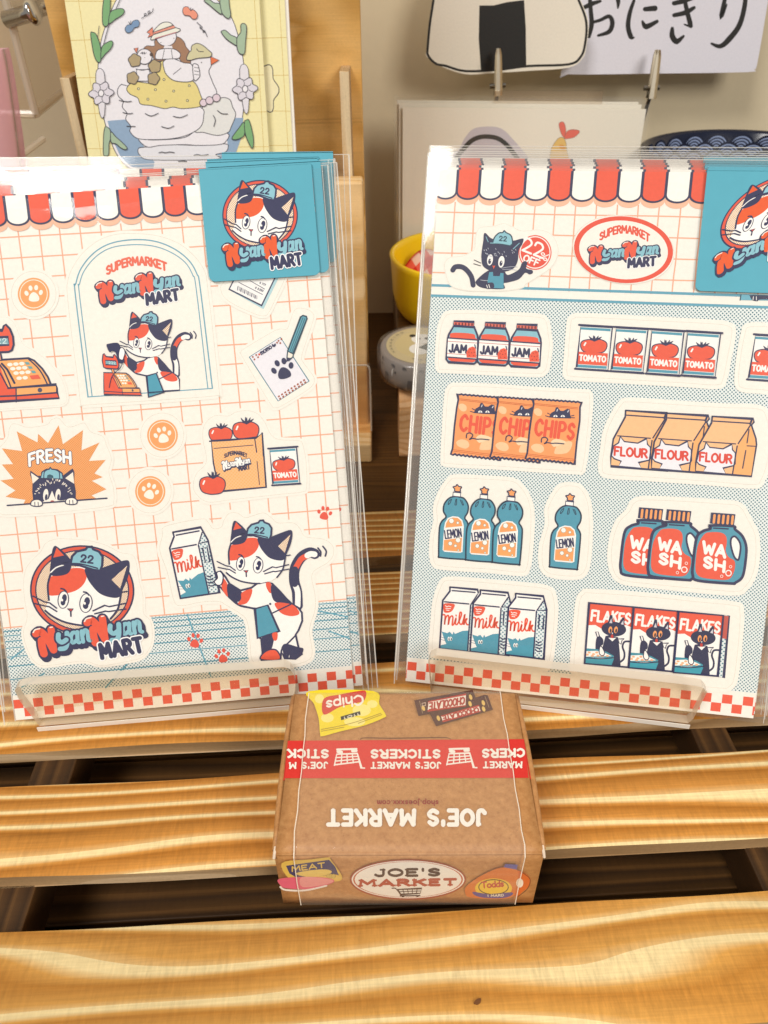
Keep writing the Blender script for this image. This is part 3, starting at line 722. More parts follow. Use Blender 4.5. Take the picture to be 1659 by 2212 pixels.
# rice ball card
PLo = upright(KY - .012, 2)
rb = thing('rice_ball_card', None, 'cut out rice ball drawing with a black seaweed band held by a metal clip', 'card', matrix=PLo.matrix())
Ao = Art(PLo, 'a3')
outl = catmull([(95, 262), (92, 220), (110, 60), (150, -130), (260, -320), (430, -400), (600, -330), (730, -160), (800, 0), (835, 100), (828, 200), (810, 265), (745, 310), (560, 325), (400, 335), (270, 340), (150, 300)], True)
card_object('card', PLo, PLo.uv('a3', outl), .0012, ink('#F1E9D8'), rb)
Ao.line([(100, 255), (98, 215), (115, 60), (157, -130), (265, -312), (430, -390), (595, -320), (722, -150), (790, 0), (825, 100), (820, 200), (800, 260), (745, 295), (560, 303), (420, 320), (270, 326), (180, 302), (135, 292)], 11, BK, closed=True)
Ao.poly([(335, 25), (400, 25), (460, 10), (540, 0), (548, 130), (550, 302), (450, 316), (342, 322), (332, 180)], BK)
Ao.build('ink_print', rb)
# kana card
PLk = upright(KY, 2)
kc = thing('lettered_card', None, 'white rounded card brushed with black kana lettering behind the rice ball card', 'card', matrix=PLk.matrix())
ko = PLk.uv('a3', catmull([(712, 320), (740, 341), (1100, 338), (1560, 331), (1595, 318), (1610, 290), (1650, 60), (1690, -200), (1700, -330), (1660, -360), (1200, -360), (760, -350), (730, -320), (715, -100)], True, 3))
card_object('card', PLk, ko, .0012, ink('#E4E1EA'), kc)
Ak = Art(PLk, 'a3')
for q, w in (([(815, 35), (850, 18), (890, 5)], [14, 17, 10]), ([(838, -60), (845, 40), (850, 110), (838, 168)], [13, 15, 17, 12]), ([(845, 105), (890, 92), (930, 75), (945, 105), (930, 145), (880, 163)], [10, 12, 14, 17, 16, 9]), ([(962, -25), (972, 5), (970, 38)], [14, 16, 5]),
             ([(1045, 0), (1025, 60), (1017, 120), (1030, 168), (1045, 172)], [10, 15, 17, 18, 5]), ([(1095, 42), (1140, 38)], [16, 20]), ([(1083, 98), (1100, 122), (1150, 98)], [8, 20, 12]),
             ([(1228, 15), (1270, 5), (1320, -10)], [16, 18, 10]), ([(1228, 70), (1280, 58), (1320, 35)], [14, 18, 12]), ([(1270, -40), (1285, 40), (1300, 100), (1305, 120)], [12, 16, 18, 14]), ([(1305, 122), (1275, 112)], [10, 5]), ([(1220, 130), (1220, 165), (1240, 190), (1272, 165)], [12, 20, 20, 8]),
             ([(1472, -60), (1458, 10), (1445, 75), (1470, 20)], [10, 15, 16, 5]), ([(1545, -80), (1555, 0), (1530, 110), (1480, 180), (1440, 212), (1400, 200)], [12, 16, 18, 20, 16, 8]),
             ([(1335, -40), (1348, -20)], [8, 8]), ([(1365, -50), (1378, -30)], [8, 8])): Ak.line(q, [v * 1.3 for v in w], BK)
Ak.build('ink_print', kc)
# clips on thin rods
brass = plain('clip_metal', '#EFE4CE', .32, 1.0)
steel = plain('clip_rod', '#8C867C', .3, 1.0)
def clip(c0, c1, rodtop, Y, label):
    a, b2 = at_y('a3', c0, Y), at_y('a3', c1, Y - .002); t = thing('metal_clip', None, label, 'clip', 'metal clips holding the drawn cards', matrix=Mz((b2[0], Y, PZ)))
    d = b2 - a; L_ = np.linalg.norm(d); ez = d / L_; ex = np.array([1., 0, 0]); ex = ex - ez * (ex @ ez); ex /= np.linalg.norm(ex); ey = np.cross(ez, ex)
    for k, dy in (('jaw', -.0022), ('jaw', .0030)):
        m = MB(); w0, w1 = .0026, .0048
        F = []
        for s in np.linspace(0, 1, 9):
            w = (w0 + (w1 - w0) * s ** .7) * (1 if s > .02 else .6); c0_ = a + d * s + ey * dy
            F.append([c0_ - ex * w / 2 + ey * .0012, c0_ - ex * w * .28 - ey * .0008, c0_ + ex * w * .28 - ey * .0008, c0_ + ex * w / 2 + ey * .0012])
        for i in range(8):
            for j in range(3): m.face([F[i][j], F[i + 1][j], F[i + 1][j + 1], F[i][j + 1]], brass); m.face([F[i][j] + ey * .0006, F[i][j + 1] + ey * .0006, F[i + 1][j + 1] + ey * .0006, F[i + 1][j] + ey * .0006], brass)
        m.build(k, t, smooth=False)
    m = MB(); pv = a + d * .78; m.tube([tuple(pv - ex * .0048), tuple(pv + ex * .0048)], .0013, steel); m.build('pivot', t)
    m = MB(); m.tube([tuple(b2 + ez * -.004 + ey * .0015), tuple(b2 + np.array([0, .004, -.006])), (b2[0], Y + .006, b2[2] - .02), (b2[0], Y + .006, PZ)], .0012, steel); m.build('rod', t)
clip((421, 222), (418, 440), None, KY - .016, 'clip gripping the black seaweed band of the rice ball card')
clip((1150, 228), (1118, 452), None, KY - .006, 'clip gripping the bottom edge of the kana card')
# cream card stack with the prawn drawing
PLc = upright(KY - .036, 4)
def cream_card(dx, dy, dn, label, prints):
    P = PLc.shift(dx, dy, dn)
    t = thing('print_card', None, label, 'card', 'cream cards leaning by the wall', matrix=P.matrix())
    c = PLc.uv('u', [(870, 232), (1396, 236)])
    card_object('card', P, [(c[0][0], 0), (c[1][0], 0), (c[1][0], c[1][1]), (c[0][0], c[0][1])], .0012, ink('#F7F0DF'), t)
    if prints:
        A = Art(P, 'a3')
        A.poly([(150, 760), (235, 690), (270, 630), (310, 590), (380, 580), (440, 592), (490, 640), (545, 705), (600, 800), (380, 840)], '#CFC8CF', True)
        A.line([(170, 790), (255, 692), (300, 645), (350, 627), (410, 632), (450, 655), (490, 700), (540, 770)], 21, BK)
        A.poly([(662, 730), (663, 690), (674, 665), (690, 642), (706, 630), (722, 635), (732, 655), (736, 690), (742, 730), (700, 770)], '#EFC66C', True, '#8A7A5A', 2)
        A.poly([(700, 568), (720, 560), (731, 590), (727, 632), (710, 612)], '#EE6B57', True, '#9A6A5A', 2)
        A.poly([(725, 634), (738, 602), (768, 594), (795, 603), (772, 628), (742, 636)], '#EE6B57', True, '#9A6A5A', 2)
        A.ell(715, 675, 16, 10, '#E3A13F', 30)
        A.build('picture_print', t)
    m = MB(); m.prism([(c[0][0] - .002, 0), (c[1][0] + .002, 0), (c[1][0] + .002, c[1][1] + .003), (c[0][0] - .002, c[0][1] + .003)], .0006, .0007, film_bg); m.build('clear_sleeve', t, P.matrix())
film_bg = clear('card_sleeve', '#FFFFFF', haze=.015, rough=.12, hazecol='#FFF9EC')
cream_card(0, 0, 0, 'front cream card printed with a fried prawn and a grey rice ball by the wall', True)
cream_card(-.0022, .0022, -.003, 'second cream card showing its left edge behind the prawn card', False)
cream_card(-.0034, .0034, -.006, 'rearmost cream card of the leaning stack behind the prawn card', False)
ac = [at_y('a3', q, KY - .05) for q in ((430, 470), (950, 470), (948, 420), (430, 420))]
ah = thing('acrylic_holder', (ac[0][0], KY - .045, PZ), 'clear acrylic holder plate rising just above the prawn card', 'holder')
quad_slab('plate', [(ac[0][0], KY - .0285, PZ), (ac[1][0], KY - .0285, PZ), (ac[1][0], KY - .0285 + .004, at_y('a3', (948, 420), KY - .027)[2]), (ac[0][0], KY - .0285 + .004, at_y('a3', (430, 420), KY - .027)[2])], ah, ap)

# ------------------------------------------------------------------ yellow pot, gingham cloth
yel = plain('yellow_glaze', '#FFD416', .3, noise=.03, nscale=30)
pr_, py_ = .047, .452
rim = at_y('u', (841, 545), py_)
PZ = at_y('u', (872, 716), py_ - .03)[2]
POT = (rim[0] + pr_, py_, PZ)
H_ = rim[2] - PZ
m = MB(); m.smooth = True
m.lathe([(0, 0), (pr_ * .78, 0), (pr_ * .86, .002), (pr_ * .915, .006), (pr_ * .955, .014), (pr_ * .985, H_ - .004), (pr_, H_ - .001), (pr_ - .0012, H_), (pr_ - .0028, H_ - .001), (pr_ - .0034, H_ - .004), (pr_ * .86, .02), (pr_ * .78, .010), (0, .006)], yel, 64)
tag(m.build('flower_pot', None, Mz(POT)), 'plain bright yellow pot partly hidden behind the grocery shelf sticker pack', 'pot')
rx = at_y('d2', (226, 960), .425)[0]
m = MB(); m.box((rx, .425, TABLE_Z), (.46, WALL_Y - .006, PZ), walnut)
tag(m.build('display_riser', None, bevel=.001), 'long dark wooden riser under the pot, the leaning cards and the bowl', 'riser')
m, N, L, b = new_mat('gingham')
tc = N.new('ShaderNodeTexCoord'); sp = N.new('ShaderNodeSeparateXYZ'); L.new(tc.outputs['Object'], sp.inputs[0])
sq = [math_node(N, L, 'GREATER_THAN', math_node(N, L, 'FRACT', math_node(N, L, 'ADD', math_node(N, L, 'MULTIPLY', sp.outputs[i], 95), 50)), .5) for i in (0, 1)]
cr = N.new('ShaderNodeValToRGB'); e = cr.color_ramp.elements; e[0].color = lin('#F4CFC0') + [1]; e[1].position = 1; e[1].color = lin('#D01C12') + [1]; k = e.new(.5); k.color = lin('#E9604C') + [1]
L.new(math_node(N, L, 'MULTIPLY', math_node(N, L, 'ADD', sq[0], sq[1]), .5), cr.inputs[0]); L.new(cr.outputs[0], b.inputs['Base Color']); b.inputs['Roughness'].default_value = .8
gm = m; m = MB(); m.smooth = True; n_ = 20
def cl(i, j):
    x, y = (i / n_ - .5) * .062, (j / n_ - .5) * .055
    return (x, y, .006 * math.sin(x * 130 + .5) * math.cos(y * 110) + .004 * math.sin(x * 61 + y * 75) - 5.5 * (x * x + y * y))
for i in range(n_):
    for j in range(n_): m.face([cl(i, j), cl(i + 1, j), cl(i + 1, j + 1), cl(i, j + 1)], gm)
o = m.build('gingham_cloth', None, Matrix.Translation((POT[0] - .002, POT[1], PZ + H_ - .014)) @ Matrix.Rotation(math.radians(22), 4, 'X') @ Matrix.Rotation(.5, 4, 'Z'))
md = o.modifiers.new('thick', 'SOLIDIFY'); md.thickness = .0008
tag(o, 'red and white gingham cloth bunched inside the yellow pot', 'cloth')

# ------------------------------------------------------------------ wooden block with a roll of tape
bb = at_z('d2', (275, 2010), TABLE_Z); bt = at_y('d2', (290, 1610), bb[1])
BX = at_y('d2', (245, 1800), bb[1])[0]
m = MB(); hb = bt[2] - TABLE_Z
HB2 = hb + .0105
m.prism([(0, 0), (.034, 0), (.034, HB2), (.0065, HB2), (0, hb)], 0, .05, beech)
tag(m.build('wooden_block', None, Matrix(((0, 0, 1, BX), (1, 0, 0, bb[1] - .001), (0, 1, 0, TABLE_Z), (0, 0, 0, 1))), bevel=.0022), 'pale beech block with chamfered corners under the tape roll', 'block')
tl, tr_ = at_y('d2', (92, 1230), bb[1] + .01), None
TR = .0225
TM = Matrix.Translation(Vector((tl[0] + TR, bb[1] + .020, TABLE_Z + HB2 + .0012))) @ Matrix.Rotation(math.radians(5), 4, 'X')
tape = thing('tape_roll', None, 'wrapped roll of grey panda tape with a tan round label on the beech block', 'tape', matrix=TM)
m = MB(); m.smooth = True
m.lathe([(.0155, .0), (TR - .001, 0), (TR - .0004, .0008), (TR - .0004, .0145), (TR - .001, .0152), (.0155, .0152), (.0155, 0)], plain('tape_paper', '#8F857D', .6, noise=.08, nscale=90), 56); m.build('tape', tape, TM)
m = MB(); m.lathe([(.0, .0153), (TR - .0035, .0153), (TR - .0035, .0156), (0, .0156)], plain('tape_label', '#CDBB8A', .55), 56); m.build('round_label', tape, TM)
LPm = Plane(*(lambda R: (np.array(TM @ Vector((0, 0, .0157))), np.array(R @ Vector((1, 0, 0))), np.array(R @ Vector((0, 1, 0)))))(TM.to_3x3()))
A = Art(LPm, None, z0=2e-5)
A.ell(.001, .0062, .0062, .0052, '#F6F3EC').ell(-.0044, .0098, .0018, .0016, '#2B2622', n=12).ell(.0058, .0100, .0018, .0016, '#2B2622', n=12).ell(-.0012, .0066, .0012, .0014, '#2B2622', n=12).ell(.0032, .0066, .0012, .0014, '#2B2622', n=12)
A.ell(-.001, -.0045, .0058, .0056, '#F6F3EC').poly([(-.002, -.003), (.0032, .0012), (.0075, .0005), (.0065, -.006), (.003, -.0062)], '#2E3A2A')
for i, ch in enumerate('HAVINONYO'):
    t = math.radians(195 + i * 9.5); px, py = .0163 * math.cos(t - .0), .0
B = Art(LPm, None, z0=2e-5)
for i, ch in enumerate('HANAMINO'):
    t = math.radians(205 - i * 11); r = .0160
    p0 = np.array([r * math.cos(t), r * math.sin(t)]); tn = np.array([math.sin(t), -math.cos(t)])
    B.text(ch, p0 - tn * .0007, p0 + tn * .0007, .0014, .00022, '#6B6347', up=(math.cos(t), math.sin(t)))
for i, ch in enumerate('Tape'):
    t = math.radians(252 + i * 8); r = .0165; p0 = np.array([r * math.cos(t), r * math.sin(t)]); tn = np.array([-math.sin(t), math.cos(t)])
    B.text(ch, p0 - tn * .0007, p0 + tn * .0007, .0014, .00022, '#6B6347', up=(-math.cos(t), -math.sin(t)))
A.build('panda_print', tape); B.build('lettering', tape)
# pandas round the rim
def rim_map(pts):
    a = pts[:, 0] / TR; z = pts[:, 1]; R_ = TR + .0001
    return np.stack([R_ * np.cos(a), R_ * np.sin(a), z], -1)
class RimArt(Art):
    def put(s, q, tri, c, z):
        lift = 1 + (s.k * 4e-6) / TR
        s.mb.tris([(x * lift, y * lift, w) for x, y, w in q], tri, c if not isinstance(c, str) else ink(c))
A = RimArt(None, None, mapper=rim_map)
for k in range(7):
    s = TR * (math.pi * 1.0 + k * .72 + .25)
    A.ell(s, .0082, .0048, .0046, '#ECE9E4', n=24).ell(s - .0036, .0125, .0013, .0013, '#3A3634', n=10).ell(s + .0034, .0128, .0013, .0013, '#3A3634', n=10)
    A.ell(s - .0018, .0090, .0009, .0009, '#2A2624', n=10).ell(s + .0020, .0092, .0009, .0009, '#2A2624', n=10).ell(s + .0002, .0068, .0008, .0006, '#8B6A5E', n=10)
    A.poly([(s + .005, .001), (s + .009, .001), (s + .0085, .0065), (s + .0055, .0065)], '#57504C')
A.mb.build('panda_pattern', tape, TM)
m = MB(); m.smooth = True; rr = random.Random(5)
prof = [(TR * .62, .0158), (TR * .9, .0161), (TR + .0012, .0148), (TR + .0014, .008), (TR + .0010, .0006), (TR * .6, -.0002)]
seg = 48; vv = []
for r, z in prof: vv.append([(r * (1 + .018 * rr.random()) * math.cos(2 * math.pi * j / seg), r * (1 + .018 * rr.random()) * math.sin(2 * math.pi * j / seg), z + (.0003 * rr.random() if z > .015 else 0)) for j in range(seg)])
wrap = clear('tape_wrap', '#FFFFFF', haze=.07, rough=.12, hazecol='#E8E4E4')
for q in range(len(prof) - 1):
    for j in range(seg): m.face([vv[q][j], vv[q + 1][j], vv[q + 1][(j + 1) % seg], vv[q][(j + 1) % seg]], wrap)
m.build('clear_wrap', tape, TM)

# ------------------------------------------------------------------ blue bowl with wave pattern
navyg = plain('navy_glaze', '#10182F', .2)
by = .487
bl = at_y('u', (1393, 331), by); BR = .068
BW = (bl[0] + BR, by, 0); BZ = PZ; BH = bl[2] - BZ
bowl = thing('patterned_bowl', None, 'dark navy bowl with overlapping pale wave arcs behind the teal header', 'bowl', matrix=Mz((BW[0], BW[1], BZ)))
prof = [(0, 0), (.03, 0), (.03, .004), (.034, .006), (BR * .78, BH * .45), (BR * .93, BH * .75), (BR, BH), (BR - .002, BH + .0006), (BR - .004, BH - .001)]
inner = [(BR - .004, BH - .001), (BR * .90, BH * .78), (BR * .74, BH * .48), (BR * .45, BH * .2), (0, BH * .12)]
m = MB(); m.smooth = True; m.lathe(prof + inner[1:], navyg, 72); m.build('body', bowl, Mz((BW[0], BW[1], BZ)))
ipz = np.array(inner[::-1])
def bowl_map(pts):
    # pts: x arc length at rim, y height below rim
    z = BH - .001 - pts[:, 1]; r = np.interp(z, ipz[:, 1], ipz[:, 0]) - .0003; a = pts[:, 0] / BR
    return np.stack([r * np.cos(a), r * np.sin(a), z], -1)
class BowlArt(Art):
    def put(s, q, tri, c, z):
        f = 1 - s.k * 1.2e-6 / BR
        s.mb.tris([(x * f, y * f, w + 0) for x, y, w in q], tri, c if not isinstance(c, str) else ink(c, .3))
A = BowlArt(None, None, mapper=bowl_map); Rw = .0088
for row in range(5):
    for k in range(-18, 19):
        s = BR * math.pi / 2 + (k + .5 * (row % 2)) * Rw * 2; y = .004 + row * Rw * .55 + Rw * .6
        if abs(s - BR * math.pi / 2) > BR * 1.75: continue
        def clipd(r, w, c):
            P = []
            for t in np.linspace(0, math.pi, 21): P.append((s + r * math.cos(t), max(.0006, y - r * math.sin(t) * .9)))
            A.line(P, w, c, smooth=False, caps=False)
        for r in (.97, .81, .59, .37, .14): clipd(Rw * r, .0024, '#0E1630')
        for r in (.88, .66, .44, .22): clipd(Rw * r, .0009, '#8C9BBE')
A.mb.build('wave_pattern', bowl, Mz((BW[0], BW[1], BZ)))

# ------------------------------------------------------------------ sticker packs
NAVY, RED, TEAL, SKY, ORG, PEACH, CREAM, WHT = '#2C2E55', '#EE5A3C', '#4F9DB4', '#8CC4D2', '#FCA763', '#FAC0A0', '#FAF5EA', '#FFFCF6'
DKT, TAN = '#1F4356', '#E0A070'
sheet_paper = ink(CREAM)
dots_m = halftone('halftone_dots', '#EDF4F1', '#2A6474', .00106, .285)
hatch_m = halftone('halftone_tan', '#FBEBD2', '#B87B50', .0006, .33)
fresh_m = halftone('halftone_orange', '#F9B272', '#D9803A', .00066, .33)
bag_m = halftone('halftone_bag', '#FCC48A', '#F7B068', .001, .33)
milk_m = halftone('halftone_milk', '#EAF3F2', '#4E8090', .0012, .27)
film = clear('sleeve_film', '#FFFFFF', haze=.014, rough=.07, hazecol='#FFF8EE', wrinkle=.12, wscale=48)
PLL = leaning((-.1111, .1401, .003), .0639, .5296, .0278)
PLR = leaning((.0061, .1532, .003), -.1727, .5487, .0168)
SZ = {'L': (.1015, .1498), 'R': (.1033, .1541)}

def paw(A, cx, cy, r, rot, c):
    """pad and four toes"""
    R_ = math.radians(rot); f = lambda x, y: (cx + r * (x * math.cos(R_) - y * math.sin(R_)), cy + r * (x * math.sin(R_) + y * math.cos(R_)))
    A.poly([f(*q) for q in ((0, -.08), (.3, .08), (.52, .45), (.48, .78), (.2, .88), (-.2, .86), (-.5, .72), (-.5, .4), (-.28, .06))], c, True)
    for x, y, a in ((-.72, -.02, -20), (-.28, -.52, -8), (.3, -.52, 8), (.74, .0, 20)):
        q = f(x, y); A.ell(q[0], q[1], .2 * r, .27 * r, c, a + rot, n=16)

def nyan(A, mono=False):
    """bubble lettering, drawn in the frame of crop a5"""
    S = []
    for dx, dy in ((0, 0), (350, -72)):
        S += [(52, RED, [(442 + dx, 992 + dy), (470 + dx, 975 + dy), (505 + dx, 1010 + dy), (535 + dx, 1065 + dy), (556 + dx, 1112 + dy)]), (52, RED, [(478 + dx, 1040 + dy), (480 + dx, 1085 + dy), (490 + dx, 1140 + dy)]), (49, RED, [(556 + dx, 1115 + dy), (552 + dx, 1040 + dy), (546 + dx, 962 + dy)])]
    for dx, dy in ((0, 0), (352, -55)):
        S += [(33, SKY, [(594 + dx, 1000 + dy), (592 + dx, 1038 + dy), (615 + dx, 1058 + dy), (645 + dx, 1040 + dy)]), (33, SKY, [(652 + dx, 990 + dy), (650 + dx, 1060 + dy), (635 + dx, 1100 + dy), (600 + dx, 1106 + dy)]),
              (28, SKY, [(722 + dx, 995 + dy), (692 + dx, 990 + dy), (676 + dx, 1025 + dy), (688 + dx, 1062 + dy), (716 + dx, 1045 + dy)]), (28, SKY, [(722 + dx, 985 + dy), (722 + dx, 1050 + dy), (732 + dx, 1062 + dy)]),
              (28, SKY, [(752 + dx, 980 + dy), (754 + dx, 1020 + dy), (758 + dx, 1058 + dy)]), (28, SKY, [(756 + dx, 1010 + dy), (772 + dx, 975 + dy), (790 + dx, 985 + dy), (795 + dx, 1040 + dy), (808 + dx, 1050 + dy)])]
    sc = A.sc()
    for dx, dy, ex in ((16, 26, 22), (8, 14, 24), (0, 0, 26)):
        A.k += 1
        for i, (w, c, p) in enumerate(S): A.line([(x + dx, y + dy) for x, y in p], w + ex, NAVY, sub=i % 7, newk=False)
    A.k += 1
    for i, (w, c, p) in enumerate(S): A.line(p, w, '#FFFDF8' if mono else c, sub=i % 7, newk=False)
    if not mono:
        for dx, dy in ((0, 0), (350, -72)): A.line([(424 + dx, 982 + dy), (438 + dx, 962 + dy), (470 + dx, 954 + dy)], 9, '#FFF3E6').line([(540 + dx, 948 + dy), (556 + dx, 945 + dy)], 8, '#FFF3E6')
    A.text('MART', (882, 1180), (1158, 1136), 98, 30, NAVY, out=None if mono else '#FFFFFF', ow=18, gap=.32)

def cat_head(A, cap=True):
    """calico head with a cap, in the frame of crop a5"""
    A.poly([(556, 560), (540, 640), (538, 745), (522, 790), (512, 825), (560, 868), (640, 912), (720, 932), (800, 940), (900, 925), (965, 885), (1000, 830), (1022, 740), (1040, 680), (1080, 560), (900, 530), (760, 505), (640, 530)], WHT, False)
    A.poly([(548, 610), (565, 575), (640, 560), (700, 520), (790, 528), (802, 590), (770, 650), (715, 688), (640, 706), (585, 716), (540, 705)], RED, True)
    A.poly([(556, 552), (566, 470), (580, 385), (598, 353), (625, 368), (668, 412), (698, 455), (704, 500), (684, 550), (640, 570), (580, 572)], NAVY, True)
    A.poly([(610, 366), (657, 424), (584, 438)], RED)
    A.line([(562, 546), (600, 512), (650, 494)], 9, WHT)
    A.poly([(795, 525), (860, 540), (920, 518), (1000, 490), (1070, 470), (1095, 480), (1096, 530), (1080, 600), (1040, 690), (1015, 738), (960, 740), (890, 712), (840, 655), (805, 590)], NAVY, True)
    A.poly([(1080, 510), (970, 610), (1025, 676)], hatch_m)
    for q in ([(560, 560), (538, 640), (540, 748)], [(512, 825), (560, 868), (640, 912), (735, 936), (800, 942)], [(1035, 680), (1020, 760), (1000, 830), (950, 895)]): A.line(q, 11, NAVY)
    A.poly([(700, 480), (712, 432), (745, 398), (805, 384), (820, 366), (848, 366), (856, 384), (895, 402), (918, 440), (912, 505), (896, 542), (850, 534), (760, 500), (645, 484)], SKY if cap else TEAL, False, NAVY, 13)
    A.line([(655, 485), (760, 488), (880, 524)], 8, NAVY).text('22', (768, 474), (848, 486), 52, 13, NAVY, gap=.25)
    for ex, ey, rx, ry in ((638, 748, 32, 60), (790, 776, 38, 66)):
        A.ell(ex, ey, rx + 7, ry + 6, NAVY, 8).ell(ex, ey, rx, ry, WHT, 8).ell(ex + 8, ey - 12, rx * .52, ry * .48, NAVY, 8, n=16).ell(ex - 3, ey + 20, rx * .5, ry * .36, NAVY, 8, n=16).ell(ex - 8, ey + 2, 7, 10, WHT, n=10)
        A.line([(ex - 12, ey - 82), (ex + 8, ey - 76), (ex + 22, ey - 58)], 9, NAVY)
    A.poly([(664, 812), (683, 816), (702, 814), (686, 838)], '#D9483A', False, NAVY, 5).line([(684, 838), (684, 870)], 8, NAVY)
    for q in ([(435, 716), (510, 760), (545, 768), (590, 808)], [(442, 770), (512, 790), (540, 796), (590, 832)], [(835, 834), (915, 796), (945, 806), (1056, 785)], [(845, 856), (920, 838), (940, 842), (1056, 826)], [(1040, 702), (1072, 698)]): A.line(q, 8, NAVY, smooth=False)

def emblem(A):
    for rx, ry, c in ((353, 330, NAVY), (341, 318, '#E4573C'), (318, 296, NAVY), (309, 287, hatch_m)): A.ell(768, 682, rx, ry, c, n=56)
    cat_head(A); nyan(A)

def tomato(A, cx, cy, rx, ry, rot=0):
    A.poly([(cx - rx, cy), (cx - rx * .9, cy - ry * .7), (cx - rx * .4, cy - ry * .98), (cx, cy - ry * .85), (cx + rx * .45, cy - ry), (cx + rx * .93, cy - ry * .6), (cx + rx, cy + ry * .1), (cx + rx * .75, cy + ry * .8), (cx + rx * .2, cy + ry), (cx - rx * .3, cy + ry * .98), (cx - rx * .8, cy + ry * .7)], RED, True, NAVY, rx * .06)
    for dx, dy in ((-.42, -1.45), (-.08, -1.55), (.02, -1.5), (.3, -1.5), (.55, -1.35)): A.line([(cx + rx * .05, cy - ry * .85), (cx + rx * (.05 + dx * .6), cy - ry * 1.1), (cx + rx * (.05 + dx), cy + ry * dy)], [rx * .14, rx * .12, rx * .03], NAVY)
    A.line([(cx - rx * .72, cy - ry * .15), (cx - rx * .62, cy - ry * .5)], rx * .12, WHT)

def can(A):
    """tomato tin, frame of crop c2 (first tin)"""
    A.poly([(172, 165), (432, 178), (395, 520), (132, 505)], NAVY).poly([(176, 176), (414, 190), (382, 508), (150, 495)], WHT)
    A.poly([(174, 174), (414, 188), (412, 212), (172, 197)], TEAL).poly([(152, 474), (382, 488), (378, 512), (148, 498)], TEAL)
    tomato(A, 278, 330, 105, 55)
    A.poly([(158, 372), (390, 386), (383, 484), (150, 470)], RED)
    A.text('TOMATO', (164, 440), (370, 454), 42, 12, WHT, gap=.3)
    A.line([(160, 160), (440, 176)], 12, NAVY).line([(172, 176), (420, 190)], 5, '#F4F7F4').line([(128, 508), (398, 526)], 12, NAVY).line([(140, 498), (388, 512)], 5, '#F4F7F4').line([(416, 190), (386, 512)], 6, '#F4F7F4')

def lemon(A):
    """washing-up bottle, frame of crop c3 (single bottle)"""
    A.poly([(1398, 310), (1345, 330), (1305, 380), (1298, 440), (1320, 490), (1280, 530), (1258, 600), (1248, 820), (1262, 846), (1470, 865), (1490, 850), (1515, 600), (1510, 540), (1488, 500), (1515, 450), (1520, 390), (1490, 335), (1455, 318)], TEAL, True, '#17324A', 11)
    A.poly([(1388, 272), (1456, 277), (1452, 316), (1384, 310)], WHT, False, NAVY, 7)
    A.poly([(1424, 206), (1440, 222), (1464, 228), (1452, 248), (1450, 268), (1404, 264), (1402, 244), (1388, 226), (1412, 220)], ORG, True, NAVY, 8)
    for q in ([(1372, 335), (1350, 350), (1342, 380), (1360, 365), (1372, 335)], [(1412, 335), (1402, 382), (1416, 380), (1418, 335)], [(1450, 340), (1470, 385), (1478, 382), (1464, 345)]): A.line(q, 5, '#17324A')
    A.poly([(1300, 590), (1310, 540), (1335, 500), (1380, 484), (1430, 490), (1465, 520), (1478, 570), (1462, 800), (1440, 808), (1300, 796), (1284, 780)], WHT)
    A.poly([(1312, 585), (1320, 545), (1342, 510), (1380, 495), (1425, 500), (1456, 528), (1466, 572)], ORG).poly([(1298, 692), (1460, 675), (1450, 798), (1292, 784)], ORG)
    for x, y, r in ((1368, 525, 20), (1424, 543, 10), (1424, 695, 20), (1354, 724, 16), (1400, 745, 11), (1424, 784, 6)): A.ell(x, y, r + 4, r + 4, '#9AA48A', n=14).ell(x, y, r, r, WHT, n=14)
    A.text('LEMON', (1312, 680), (1456, 664), 70, 11, NAVY, gap=.26)

